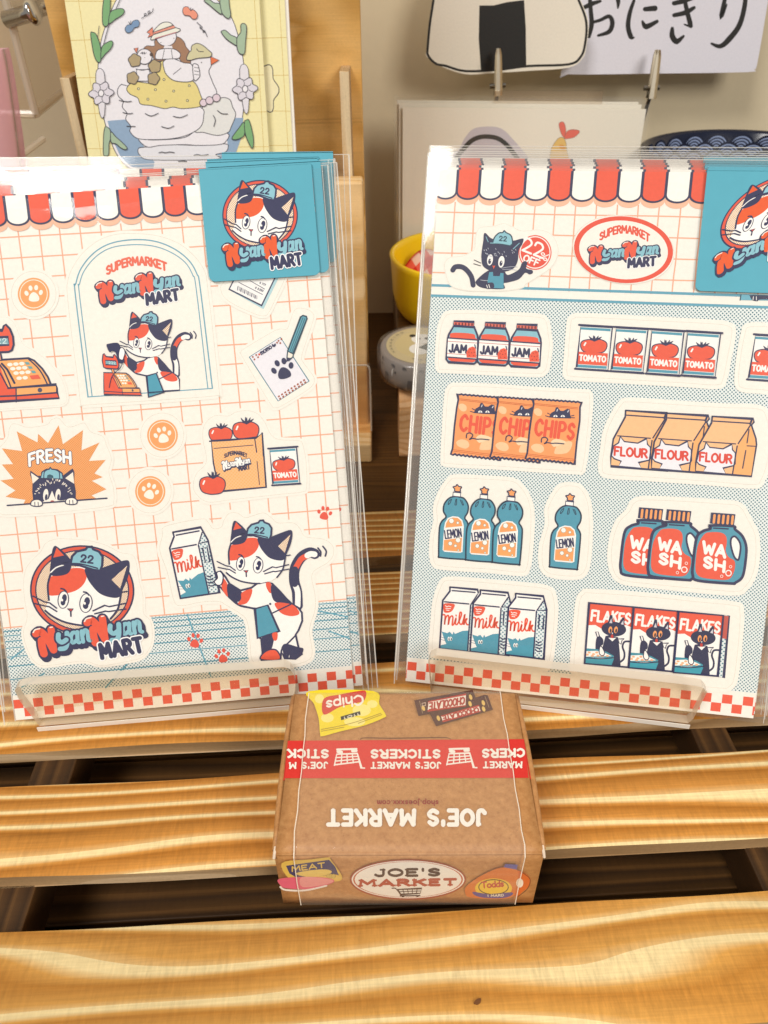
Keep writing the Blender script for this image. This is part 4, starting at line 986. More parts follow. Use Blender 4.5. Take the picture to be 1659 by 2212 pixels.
def milk(A, side=True):
    """carton, frame of crop c3 (third carton)"""
    A.poly([(952, 1075), (1192, 1098), (1222, 1215), (1196, 1645), (862, 1605), (890, 1190)], WHT)
    if side: A.poly([(1190, 1140), (1222, 1212), (1196, 1645), (1106, 1632), (1136, 1215)], milk_m)
    A.poly([(880, 1460), (930, 1475), (950, 1462), (980, 1495), (1000, 1480), (1060, 1456), (1120, 1452), (1105, 1630), (864, 1602), (868, 1580), (920, 1568), (905, 1535)], TEAL, False)
    A.poly([(925, 1500), (935, 1465), (955, 1490)], TEAL).poly([(970, 1495), (985, 1462), (1005, 1500)], TEAL).ell(935, 1520, 22, 20, TEAL, n=14)
    for x in (942, 962): A.ell(x, 1524, 10, 18, WHT, n=12).ell(x + 2, 1527, 5, 12, '#2E5560', n=10)
    for y in (1508, 1528): A.line([(912, y + 12), (872, y)], 4, '#7A7F90')
    A.poly([(900, 1220), (988, 1222), (985, 1260), (960, 1290), (920, 1298), (898, 1285)], RED, True)
    A.line([(912, 1235), (925, 1245), (940, 1240), (962, 1246)], 6, WHT).line([(915, 1258), (958, 1262)], 6, WHT).line([(920, 1274), (945, 1277)], 6, WHT)
    A.line([(888, 1315), (910, 1322), (905, 1400), (912, 1350), (930, 1322), (942, 1332), (938, 1402), (950, 1345), (968, 1325), (978, 1340), (972, 1402), (988, 1392), (1005, 1345), (1000, 1392), (1018, 1395), (1048, 1330), (1052, 1298), (1038, 1300), (1032, 1370), (1045, 1398), (1062, 1385), (1082, 1310), (1072, 1402), (1085, 1362), (1100, 1350), (1090, 1372), (1098, 1398), (1112, 1402)], 13, RED)
    A.line([(1005, 1318), (1007, 1325)], 11, RED)
    for q, w in (([(952, 1075), (1192, 1098), (1222, 1215), (1196, 1645), (862, 1605), (890, 1190), (952, 1110), (952, 1075)], 11), ([(972, 1105), (1170, 1122)], 9), ([(905, 1202), (1116, 1222)], 9), ([(1132, 1230), (1106, 1632)], 9), ([(1192, 1140), (1138, 1220), (1222, 1222)], 8)): A.line(q, w, NAVY, smooth=False)
    if side:
        A.line([(1158, 1262), (1198, 1266), (1188, 1385), (1150, 1380)], 7, NAVY, closed=True, smooth=False)
        for k in range(4): A.line([(1130 - k * 2, 1488 + k * 26), (1150, 1500 + k * 26), (1175, 1494 + k * 26)], 8, NAVY)

def wash(A):
    """detergent jug, frame of crop c4 (third jug)"""
    A.poly([(1205, 340), (1200, 365), (1140, 385), (1090, 440), (1062, 640), (1060, 730), (1100, 775), (1360, 798), (1400, 790), (1455, 740), (1480, 600), (1482, 500), (1450, 420), (1395, 370), (1380, 345)], TEAL, True, NAVY, 17)
    A.poly([(1362, 450), (1378, 428), (1400, 430), (1430, 470), (1438, 520), (1425, 600), (1410, 610), (1385, 580), (1362, 500)], WHT, True, NAVY, 12)
    A.poly([(1150, 410), (1200, 392), (1280, 395), (1320, 420), (1330, 470), (1320, 540), (1345, 590), (1390, 620), (1392, 680), (1370, 740), (1330, 768), (1240, 766), (1130, 750), (1088, 715), (1082, 640), (1100, 500)], RED, True)
    A.line([(1225, 360), (1340, 366)], 9, NAVY)
    A.poly([(1206, 236), (1398, 250), (1385, 340), (1196, 322)], NAVY)
    for k in range(5): A.line([(1232 + k * 36, 258 + k * 2.4), (1226 + k * 36, 315 + k * 2.4)], 19, ORG)
    A.text('WA', (1140, 552), (1312, 590), 84, 25, WHT, gap=.24, up=(.08, -1)).text('SH', (1148, 664), (1304, 704), 78, 25, WHT, gap=.34, up=(.08, -1))
    for x, y, r in ((1358, 665, 12), (1342, 716, 26), (1288, 740, 12)): A.ell(x, y, r, r, WHT, n=16).ell(x, y, r * .68, r * .68, RED, n=16)

def flakes(A, side=False):
    """cereal box with a black cat at a bowl, frame of crop c4 (first box)"""
    A.poly([(240, 952), (592, 985), (552, 1462), (204, 1432)], WHT)
    A.poly([(240, 952), (592, 985), (582, 1150), (540, 1130), (480, 1122), (420, 1148), (350, 1165), (290, 1128), (228, 1130)], RED)
    A.text('FLAKES', (258, 1088), (560, 1122), 80, 18, WHT, gap=.28, jitter=.12)
    C = '#26294D'
    A.poly([(370, 1215), (400, 1210), (470, 1225), (482, 1330), (490, 1458), (415, 1452), (436, 1375), (340, 1340), (350, 1290)], C)
    A.line([(556, 1258), (520, 1262), (505, 1300), (520, 1350), (515, 1395), (488, 1420)], 15, C)
    A.ell(436, 1160, 98, 58, C, 5)
    A.poly([(385, 1125), (405, 1050), (425, 1050), (430, 1118)], C).poly([(472, 1118), (505, 1068), (520, 1070), (520, 1135)], C)
    A.poly([(400, 1112), (416, 1075), (424, 1114)], '#D9D5DC').poly([(490, 1120), (512, 1090), (512, 1128)], '#D9D5DC')
    for x in (408, 452): A.ell(x, 1166, 15, 27, ORG, 8, n=16).ell(x + 2, 1173, 7, 17, '#1B1C38', 8, n=12)
    A.poly([(418, 1188), (430, 1190), (424, 1200)], WHT).ell(422, 1218, 11, 16, '#C9392D', n=12)
    A.poly([(392, 1228), (425, 1232), (455, 1228), (424, 1258)], WHT).poly([(470, 1238), (518, 1238), (500, 1250), (492, 1280), (478, 1270)], WHT, False, C, 6)
    A.poly([(296, 1240), (320, 1215), (350, 1240), (350, 1280), (325, 1300), (318, 1345), (292, 1330)], C, True)
    A.poly([(292, 1182), (312, 1182), (322, 1218), (304, 1222)], WHT, False, C, 6)
    A.poly([(212, 1312), (300, 1318), (380, 1340), (436, 1372), (430, 1388), (210, 1385)], '#3D93A6').poly([(212, 1335), (300, 1332), (370, 1350), (420, 1374), (210, 1378)], WHT)
    for x, y in ((240, 1345), (275, 1358), (300, 1345), (265, 1372), (310, 1370), (345, 1372), (225, 1362), (385, 1372)): A.poly([(x - 14, y), (x - 4, y - 9), (x + 13, y - 4), (x + 10, y + 7), (x - 6, y + 8)], '#F4B78A')
    A.poly([(325, 1300), (340, 1300), (362, 1345), (352, 1368), (332, 1366), (320, 1345)], WHT, True, C, 7)
    A.poly([(208, 1390), (438, 1392), (415, 1450), (206, 1432)], '#3D9DB0').line([(208, 1386), (330, 1394), (438, 1386)], 8, C)
    A.line([(240, 952), (592, 985), (552, 1462), (204, 1432)], 11, NAVY, closed=True, smooth=False)

def jam(A):
    """jar, frame of crop c1 (first jar)"""
    A.poly([(325, 318), (515, 325), (545, 400), (550, 440), (535, 650), (515, 668), (275, 655), (255, 630), (270, 430), (280, 395)], SKY, False, NAVY, 14)
    A.poly([(290, 420), (300, 385), (400, 380), (510, 392), (525, 425), (528, 440), (285, 428)], RED, True).poly([(270, 612), (530, 626), (520, 648), (500, 655), (300, 645), (275, 632)], RED)
    A.poly([(272, 432), (542, 448), (535, 624), (262, 608)], WHT)
    A.line([(272, 430), (545, 446)], 10, NAVY).line([(264, 608), (535, 624)], 10, NAVY).line([(270, 460), (540, 474)], 5, '#C8554A').line([(266, 574), (535, 590)], 5, '#C8554A')
    A.text('JAM', (284, 558), (440, 566), 68, 20, NAVY, gap=.28)
    A.poly([(445, 610), (442, 560), (465, 520), (500, 506), (530, 520), (534, 612)], RED).line([(520, 490), (528, 520)], 8, NAVY)
    for x, y in ((478, 535), (505, 530), (465, 560), (490, 565), (515, 560), (470, 590), (510, 592)): A.ell(x, y, 5, 4, '#7A1F1F', n=8)
    A.poly([(326, 272), (514, 278), (510, 324), (322, 316)], '#E06B5A', False, NAVY, 12)
    for k in range(6): A.ell(345 + k * 30, 297 + k, 8, 14, '#7A2A2A', n=8)

def chips(A, cutright=False):
    """crisp packet, frame of crop c1 (third packet)"""
    L0 = [(1062, 995)] + [(1062 + 19 * i, 996 + (6 if i % 2 else -2) + i * 1.3) for i in range(1, 24)] + [(1518, 1025), (1500, 1075), (1498, 1200), (1470, 1400), (1455, 1560), (1450, 1605)]
    L0 += [(1450 - 19 * i, 1600 + (6 if i % 2 else -6) - i * 2.0) for i in range(1, 24)] + [(992, 1555), (1010, 1500), (1030, 1300), (1055, 1120), (1070, 1050)]
    A.poly(L0, '#FCA362', False, NAVY, 13)
    for q in ([(1075, 1095), (1110, 1085), (1145, 1110), (1140, 1150), (1105, 1155), (1075, 1130)], [(1045, 1440), (1090, 1415), (1150, 1430), (1165, 1475), (1130, 1500), (1065, 1480)], [(1260, 1500), (1290, 1430), (1370, 1395), (1425, 1400), (1420, 1450), (1380, 1500), (1300, 1512)]): A.poly(q, '#FBCF9F', True)
    A.poly([(1230, 1400), (1280, 1370), (1370, 1400), (1280, 1440), (1250, 1440)], '#FBDDB4', True)
    A.text('CHIPS', (1080, 1330), (1435, 1375), 142, 29, RED, gap=.36)
    A.poly([(1210, 1170), (1230, 1130), (1265, 1110), (1275, 1080), (1292, 1075), (1318, 1108), (1345, 1110), (1380, 1090), (1405, 1095), (1408, 1140), (1418, 1180), (1300, 1178)], NAVY)
    for x in (1272, 1340): A.ell(x, 1166, 20, 19, WHT, n=16, a0=180, a1=360).line([(x, 1152), (x, 1168)], 5, NAVY)
    for q in ([(1180, 1155), (1215, 1165)], [(1198, 1130), (1222, 1142)], [(1412, 1158), (1445, 1150)], [(1415, 1172), (1450, 1174)]): A.line(q, 6, NAVY)
    A.line([(1285, 1112), (1292, 1095)], 8, '#DDDCE6').line([(1385, 1120), (1395, 1105)], 8, '#DDDCE6')
    A.line([(1140, 1400), (1145, 1365), (1175, 1355), (1200, 1375), (1185, 1400), (1168, 1415), (1200, 1405), (1240, 1412), (1280, 1410), (1350, 1416)], 8, NAVY)
    for q in ([(1082, 1040), (1480, 1080)], [(1085, 1052), (1480, 1092)], [(1015, 1510), (1455, 1560)], [(1018, 1524), (1450, 1574)]): A.line(q, 4, '#C8622E')

def flour(A):
    """paper flour bag, frame of crop c2 (third bag)"""
    F = '#FBB56E'
    A.poly([(1215, 885), (1540, 905), (1545, 930), (1525, 955), (1560, 1060), (1565, 1110), (1525, 1360), (1378, 1350), (1082, 1325), (1085, 1250), (1110, 1110), (1210, 935)], '#FDC58E')
    A.poly([(1530, 950), (1560, 1060), (1565, 1110), (1525, 1360), (1378, 1340), (1420, 1100), (1510, 955)], F)
    A.poly([(1110, 1165), (1150, 1140), (1165, 1090), (1195, 1130), (1300, 1142), (1370, 1105), (1375, 1150), (1398, 1175), (1395, 1260), (1385, 1275), (1300, 1295), (1325, 1345), (1140, 1332), (1165, 1285), (1110, 1265), (1090, 1240)], '#F6F3F8', False, NAVY, 8)
    A.text('FLOUR', (1115, 1236), (1366, 1256), 64, 17, '#E2442F', gap=.28)
    for q, w in (([(1215, 885), (1540, 905), (1545, 930), (1525, 955), (1560, 1060), (1565, 1110), (1525, 1360), (1082, 1325), (1085, 1250), (1110, 1110), (1210, 935), (1215, 885)], 10), ([(1222, 922), (1510, 940)], 8), ([(1145, 1085), (1400, 1103)], 7), ([(1520, 950), (1420, 1100)], 8), ([(1412, 1120), (1375, 1340)], 8), ([(1505, 990), (1490, 1095)], 7), ([(1490, 1118), (1562, 1122)], 6), ([(1480, 1155), (1455, 1295)], 7), ([(1530, 908), (1515, 945)], 12)): A.line(q, w, NAVY, smooth=False)

def register(A):
    """cash register, frame of crop d3"""
    O2 = '#FBB168'
    A.poly([(-330, 1190), (420, 1145), (500, 1180), (620, 1300), (700, 1420), (740, 1525), (810, 1530), (830, 1580), (835, 1645), (868, 1725), (-390, 1800), (-380, 1740), (-360, 1500)], RED, False, NAVY, 22)
    A.poly([(-20, 1180), (420, 1150), (520, 1200), (640, 1330), (735, 1520), (165, 1575), (120, 1560), (40, 1370)], O2)
    A.poly([(240, 1580), (805, 1535), (822, 1580), (828, 1645), (245, 1690)], O2)
    for q, w in (([(-330, 1190), (420, 1145), (500, 1180), (620, 1300), (700, 1420), (740, 1525)], 22), ([(0, 1240), (60, 1320), (130, 1480), (165, 1575)], 18), ([(-60, 1280), (10, 1370), (70, 1480), (125, 1578)], 16), ([(30, 1225), (110, 1310), (170, 1420), (215, 1505)], 24), ([(415, 1155), (540, 1270), (620, 1380), (690, 1520)], 16),
                 ([(120, 1580), (820, 1528), (830, 1645)], 20), ([(-370, 1710), (245, 1690), (840, 1645)], 18), ([(238, 1585), (240, 1780)], 14)): A.line(q, w, NAVY, smooth=w < 19 and w != 18)
    A.ell(584, 1608, 33, 33, '#4A4A66')
    for r, (x, y) in enumerate(((150, 1238), (192, 1298), (240, 1362), (285, 1436))):
        for k in range(3 if r < 3 else 2): A.ell(x + k * 86, y - k * 7, 40, 26, '#FFF8EA', n=18)
        if r < 3: A.poly([(x + 212, y - 38), (x + 270, y - 36), (x + 290, y - 2), (x + 235, y + 2)], '#6FA9AE')
    A.poly([(432, 1398), (560, 1384), (596, 1442), (465, 1452)], '#EC6248')
    A.poly([(-40, 1000), (12, 1060), (35, 1175), (-30, 1178), (-60, 1060)], ORG, False, NAVY, 16)
    A.poly([(-310, 1040), (-335, 860), (-290, 690), (-250, 660), (-200, 740), (40, 742), (60, 680), (90, 658), (150, 720), (195, 830), (205, 950), (180, 1030), (130, 1055), (0, 1060), (-240, 1062)], RED, False, NAVY, 24)
    A.poly([(-230, 845), (125, 838), (140, 955), (-235, 965)], '#7FAAB4', False, NAVY, 18)
    A.text('222', (-120, 935), (100, 930), 70, 12, '#D8EEF0', gap=.3)

def cut(A, pts, halo=14):
    """kiss-cut sticker: printed margin round it, the cut line, the sticker's own face"""
    P = catmull(pts, True, 5); c = P.mean(0)
    A.poly(P, CREAM)
    A.line(P, 1.7, '#C9C0AA', closed=True, smooth=False)
    return A

def halo(A, pts, w):
    P = catmull(pts, True, 4); D = np.roll(P, -1, 0) - np.roll(P, 1, 0); n = np.stack([D[:, 1], -D[:, 0]], -1) / np.maximum(np.hypot(D[:, 0], D[:, 1]), 1e-9)[:, None]
    ar = (P[:, 0] * np.roll(P[:, 1], -1) - np.roll(P[:, 0], -1) * P[:, 1]).sum()
    A.poly(P + n * w * (1 if ar > 0 else -1), CREAM)

def sheet_art(which):
    """everything printed on the backing sheet itself"""
    PL = PLL if which == 'L' else PLR
    W, H = SZ[which]
    A = Art(PL, None, z0=1e-5)
    G = '#F2AE8E'
    rnd = random.Random(11)
    if which == 'L':
        gx, gy = PL.uv('b3', [(990, 110)])[0][0], PL.uv('b3', [(1020, 140)])[0][1]
        px, py = .00562, .00552; ylo = PL.uv('b5', [(500, 840)])[0][1]; yhi = H - .009
        bx = PL.uv('a4', [(220, 440), (1505, 350)]); per = (bx[1][0] - bx[0][0]) / 7; ox = bx[0][0]
        cuspv, botv = PL.uv('a4', [(230, 620)])[0][1], PL.uv('a4', [(325, 672)])[0][1]
    else:
        gx, gy = PL.uv('a7', [(515, 660)])[0][0], PL.uv('a7', [(330, 655)])[0][1]
        px, py = .00575, .00578; ylo = PL.uv('a7', [(800, 1372)])[0][1]; yhi = H - .009
        bx = PL.uv('a7', [(365, 260), (1432, 268)]); per = (bx[1][0] - bx[0][0]) / 5; ox = bx[0][0]
        cuspv, botv = PL.uv('a7', [(565, 495)])[0][1], PL.uv('a7', [(670, 540)])[0][1]
    grid_lines(A, 0, W, ylo, yhi, px, py, gx, gy, .00036, G, .0002, rnd)
    # checks along the bottom, dots above them
    cw = .00283
    if which == 'L': cx0, d1 = PL.uv('b4', [(313, 1712)])[0][0], .0076
    else: cx0, d1 = PL.uv('b7', [(725, 955)])[0][0], .0076
    d2 = ylo if which == 'L' else PL.uv('c1', [(800, 70)])[0][1]
    A.poly([(0, d1), (W, d1), (W, d2), (0, d2)], dots_m)
    k = -8
    A.k += 1
    while cx0 + k * cw * 2.07 < W:
        for r, (yy, off) in enumerate(((.0036, 0), (.0009, cw * 1.035))):
            x = cx0 + k * cw * 2.07 + off
            a, b2 = max(x, 0.00002), min(x + cw, W - .00002)
            if b2 > a: A.put(np.array([(a, yy), (b2, yy), (b2, yy + .0027), (a, yy + .0027)]), [(0, 1, 2), (0, 2, 3)], RED, A.k * A.DZ)
        k += 1
    if which == 'L':
        # floor boards in the dotted area
        for f in (.0005, .0019, .0036, .0056, .0083, .0112, .0152): A.line([(0, d2 - f - .0002), (W * .5, d2 - f + .0001), (W, d2 - f)], .00030, '#4F97AC', caps=False)
        for a, b2 in (((.53, .99), (.58, .03)), ((.69, .95), (.86, .55)), ((.9, .9), (1.0, .75)), ((.94, .56), (1.0, .42)), ((.36, .42), (.27, 0)), ((.1, .3), (.03, .12)), ((.05, .68), (.01, .55))):
            A.line([(a[0] * W, d1 + a[1] * (d2 - d1)), (b2[0] * W, d1 + b2[1] * (d2 - d1))], .00042, '#5AA3B8')
        A.crop = 'b5'
        for x, y, r, rot in ((310, 1050, 62, 6), (507, 1160, 60, -12), (1250, 125, 58, 8)): paw(A, x, y, r, rot, '#EA5540')
        A.crop = None
    else:
        for c, pts in (('a7', ((125, 1325), (1650, 1370), (125, 1347), (1650, 1397))), ('c1', ((115, 15), (1650, 80), (115, 38), (1650, 105)))):
            q = PL.uv(c, pts); y0, y1 = (q[0][1] + q[1][1]) / 2, (q[2][1] + q[3][1]) / 2
            A.poly([(0, y1), (W, y1), (W, y0), (0, y0)], '#5FA5BC')
        q1, q2 = PL.uv('a7', [(800, 1372)])[0][1], PL.uv('c1', [(800, 48)])[0][1]
    # awning
    def scallop(x0, x1, top, cusp, bot, c, inset=0):
        xs = np.linspace(x0 + inset, x1 - inset, 13); mid, hw = (x0 + x1) / 2, (x1 - x0) / 2 - inset
        cb = cusp - (cusp - bot); cz = bot + inset + hw * .62
        pts = [(max(0, min(W, mid - hw)), top)] + [(max(0, min(W, mid + hw * math.cos(t))), cz - (cz - bot - inset) * math.sin(t)) for t in np.linspace(math.pi, 0, 15)] + [(max(0, min(W, mid + hw)), top)]
        if pts[-1][0] - pts[0][0] > 1e-5: A.poly([p for i, p in enumerate(pts) if i == 0 or abs(p[0] - pts[i - 1][0]) + abs(p[1] - pts[i - 1][1]) > 1e-7], c)
    k0 = -int(ox / per) - 2; rng = range(k0, int((W - ox) / per) + 2)
    A.poly([(0, H), (W, H), (W, cuspv), (0, cuspv)], PEACH)
    for k in rng: scallop(ox + k * per, ox + (k + 1) * per, cuspv + .0006, cuspv - .0015, botv - .0015, PEACH)
    A.poly([(0, H), (W, H), (W, cuspv + .0004), (0, cuspv + .0004)], NAVY)
    for k in rng: scallop(ox + k * per, ox + (k + 1) * per, H, cuspv, botv, NAVY, -.0001)
    for k in rng: scallop(ox + k * per, ox + (k + 1) * per, H - .00002, cuspv, botv, (RED if k % 2 == 0 else '#FFFBF2'), .00038)
    return A

def pack_parts(which, PL, root, meshes, label=None):
    """backing sheet, its print, header flap and sleeve of one pack"""
    W, H = SZ[which]
    for nm in ('backing_sheet', 'sheet_print', 'header_label', 'clear_sleeve', 'sleeve_rim'):
        o = bpy.data.objects.new(nm, meshes[nm]); link(o, root, PL.matrix())
        if nm == 'header_label': head = o
    return head
tab_m = plain('header_paper', '#4CA3B7', .5, noise=.05, nscale=300)
def pack_meshes(which):
    W, H = SZ[which]; PL = PLL if which == 'L' else PLR
    M_ = {}
    m = MB(); m.box((0, 0, -.0003), (W, H, 0), sheet_paper); M_['backing_sheet'] = m.mesh('backing_sheet')
    M_['sheet_print'] = sheet_art(which).mb.mesh('sheet_print')
    if which == 'L': q = PL.uv('a5', [(205, 275), (1245, 210), (1330, 1225), (300, 1330)]); x0, x1, yb, yt = (q[0][0] + q[3][0]) / 2, (q[1][0] + q[2][0]) / 2, (q[2][1] + q[3][1]) / 2, max(q[0][1], q[1][1])
    else: q = PL.uv('a8', [(1180, 232), (1065, 1150), (1350, 1192)]); x0, yb, yt = (q[0][0] + q[1][0]) / 2, q[2][1], q[0][1]; x1 = x0 + .0316
    r = .0017
    # folded header: front flap, fold over the top, back flap
    m = MB(); pts = [(x0, yt), (x0, yb + r)] + [(x0 + r - r * math.cos(t), yb + r - r * math.sin(t)) for t in np.linspace(.2, 1.57, 5)] + [(x1 - r + r * math.sin(t), yb + r - r * math.cos(t)) for t in np.linspace(0, 1.57, 6)] + [(x1, yt)]
    m.prism(pts, .00085, .00105, tab_m); m.box((x0, yt - .0002, -.0009), (x1, yt + .0002, .00105), tab_m); m.box((x0, yb + .004, -.0011), (x1, yt, -.0009), tab_m)
    M_['header_label'] = m.mesh('header_label')
    # sleeve: front and back film, a little wavy
    m = MB(); m.smooth = True; nx, ny = 14, 18; a, b2, c, d = -.0035, W + .0045, -.0012, H + .0034
    rr = random.Random(4 if which == 'L' else 9); ph = [rr.random() * 6 for _ in range(6)]
    def zf(i, j, s):
        x, y = i / nx, j / ny; e = min(1, min(i, nx - i) / 1.5, min(j, ny - j) / 1.5) if True else 1
        return s * (.00012 + e * (.00046 + .00010 * math.sin(5 * x + ph[0] + 2.2 * y) + .00007 * math.sin(9 * y + ph[1] + 3 * x)))
    for s in (1, -1):
        for i in range(nx):
            for j in range(ny):
                Q = [(a + (b2 - a) * p / nx, c + (d - c) * q_ / ny, zf(p, q_, s)) for p, q_ in ((i, j), (i + 1, j), (i + 1, j + 1), (i, j + 1))]
                m.face(Q if s > 0 else Q[::-1], film)
    M_['clear_sleeve'] = m.mesh('clear_sleeve')
    m = MB(); m.tube([(a, c, 0), (a, d, 0)], .00021, sleeve_edge_glint, 6); m.tube([(b2, c, 0), (b2, d, 0)], .00021, sleeve_edge_glint, 6); m.tube([(a, d, 0), (b2, d, 0)], .00012, sleeve_edge_glint, 6); m.tube([(b2 - .0016, c, .0001), (b2 - .0016, d, .0001)], .00010, sleeve_edge_glint, 6)
    M_['sleeve_rim'] = m.mesh('sleeve_rim')
    return M_
MESH = {w: pack_meshes(w) for w in 'LR'}

LABELS = {'L': ['front sticker pack of a calico cat supermarket with milk carton, till and paw coins', ['second supermarket cat pack of the stack, shifted right behind the front one', 'third supermarket cat pack in the leaning stack by the yellow cards', 'fourth supermarket cat pack in the leaning stack by the yellow cards', 'rearmost supermarket cat pack, its teal header standing furthest right']],
          'R': ['front sticker pack of grocery shelves with jam, tins, crisps, flour and flakes', ['second grocery shelf pack directly behind the front one', 'third grocery shelf pack in the leaning stack before the prawn card', 'fourth grocery shelf pack in the leaning stack before the prawn card', 'fifth grocery shelf pack in the leaning stack before the prawn card', 'rearmost grocery shelf pack touching the clear stand']]}
OFFS = {'L': [(.0026, .0008, .0009, .002), (.0018, .0022, .0018, -.014), (.0021, .0030, .0027, -.026), (.0062, .0046, .0036, -.044)],
        'R': [(.0004, .0010, .0009, .001), (-.0003, .0019, .0018, 0), (.0004, .0028, .0027, .001), (.0001, .0037, .0036, -.001), (-.0002, .0050, .0045, .001)]}
for w in 'LR':
    PL = PLL if w == 'L' else PLR
    for i, (dx, dy, dn, r) in enumerate(OFFS[w]):
        P = PL.shift(dx, dy, -dn); W_, H_2 = SZ[w]; pv = P.p(W_ * .85, H_2)
        ex2, ey2 = math.cos(r) * P.ex + math.sin(r) * P.ey, -math.sin(r) * P.ex + math.cos(r) * P.ey
        P = Plane(pv - ex2 * W_ * .85 - ey2 * H_2, ex2, ey2)
        t = thing('sticker_pack', None, LABELS[w][1][i], 'sticker pack', 'sleeved sticker packs on clear stands', matrix=P.matrix())
        pack_parts(w, P, t, MESH[w])

# ---- front pack, left: the cat supermarket
rootL = thing('sticker_pack', None, LABELS['L'][0], 'sticker pack', 'sleeved sticker packs on clear stands', matrix=PLL.matrix())
headL = pack_parts('L', PLL, rootL, MESH['L'])
rootR = thing('sticker_pack', None, LABELS['R'][0], 'sticker pack', 'sleeved sticker packs on clear stands', matrix=PLR.matrix())
headR = pack_parts('R', PLR, rootR, MESH['R'])
def sticker(root, PL, crop, outline, draw, halo_w=22, name='sticker'):
    """a die-cut sticker (part) with its print (sub-part)"""
    B = Art(PL, crop, z0=1.2e-4); halo(B, outline, halo_w); cut(B, outline)
    o = B.build(name, root)
    D = Art(PL, crop, z0=1.7e-4); draw(D)
    D.build('print', o)
    return o
def xf(A, src, dst): A.A = affine(src, dst); return A
EMB = [(597, 357), (1090, 478), (683, 820)]
# header emblems
D = Art(PLL.shift(0, 0, .00106), 'a5', z0=1e-5); D.sub = {RED: '#E85A22'}; emblem(D); D.build('emblem_print', headL)
D = xf(Art(PLR.shift(0, 0, .00106), 'd4', z0=1e-5), [(597, 357), (415, 690), (470, 1180)], [(1220, 612), (805, 1180), (755, 1835)]); D.sub = {RED: '#E85A22'}; emblem(D); D.build('emblem_print', headR)

def d_arch(A):
    for off, w in ((0, 9), (30, 7)):
        A.line([(640 + off, 1222 - off * .12), (548 + off, 480), (552 + off * .9, 400 + off * .1), (590 + off * .8, 290 + off * .5), (680 + off * .6, 180 + off * .8), (800 + off * .3, 110 + off), (960, 82 + off * 1.2), (1120 - off * .2, 92 + off * 1.2), (1260 - off * .5, 145 + off), (1370 - off * .8, 230 + off * .6), (1430 - off, 330 + off * .3), (1455 - off, 440), (1542 - off * 1.1, 1158)], w, '#6AA9BF')
    A.line([(638, 1222), (1544, 1160)], 7, '#6AA9BF')
    A.text('SUPERMARKET', (778, 336), (1210, 308), 56, 15, '#EE6A4E', bulge=58, gap=.24)
    A.A = affine([(410, 960), (1175, 1010), (870, 1185)], [(690, 398), (1315, 420), (1062, 556)]); nyan(A); A.A = ident
    A.A = affine([(597, 187), (1010, 257), (681, 548)], [(960, 607), (1248, 662), (1020, 870)]); tail(A); body(A, True); A.A = ident
    A.A = affine(EMB, [(960, 607), (1248, 662), (1020, 870)]); cat_head(A); A.A = ident
    A.A = affine([(835, 1645), (-390, 1800), (90, 658)], [(1022, 1190), (758, 1205), (835, 915)]); register(A); A.A = ident
    A.poly([(778, 848), (800, 836), (860, 832), (882, 870), (905, 945), (905, 972), (872, 975), (845, 905), (820, 890), (800, 898)], NAVY, True)
    A.poly([(880, 868), (900, 870), (912, 900), (905, 930), (895, 955), (872, 948), (866, 925), (870, 890)], WHT, True, NAVY, 5)
    A.line([(892, 975), (880, 1010), (820, 1070), (797, 1155)], 4, NAVY)
    A.poly([(1070, 1072), (1138, 1052), (1190, 1182), (1082, 1190)], TEAL, False, NAVY, 6)
def tail(A):
    A.line([(1055, 800), (1050, 700), (1030, 620), (1035, 530), (1080, 450), (1140, 415), (1180, 425)], 58, NAVY)
    A.line([(1055, 800), (1055, 700), (1032, 640)], 40, WHT).line([(1034, 540), (1078, 465), (1120, 440)], 40, RED).line([(1125, 436), (1150, 425), (1178, 428)], 42, WHT)
    A.line([(1033, 640), (1034, 540)], 40, NAVY)
    for q in ([(1202, 382), (1222, 410), (1220, 440)], [(1238, 370), (1262, 405), (1255, 440)]): A.line(q, 9, NAVY)
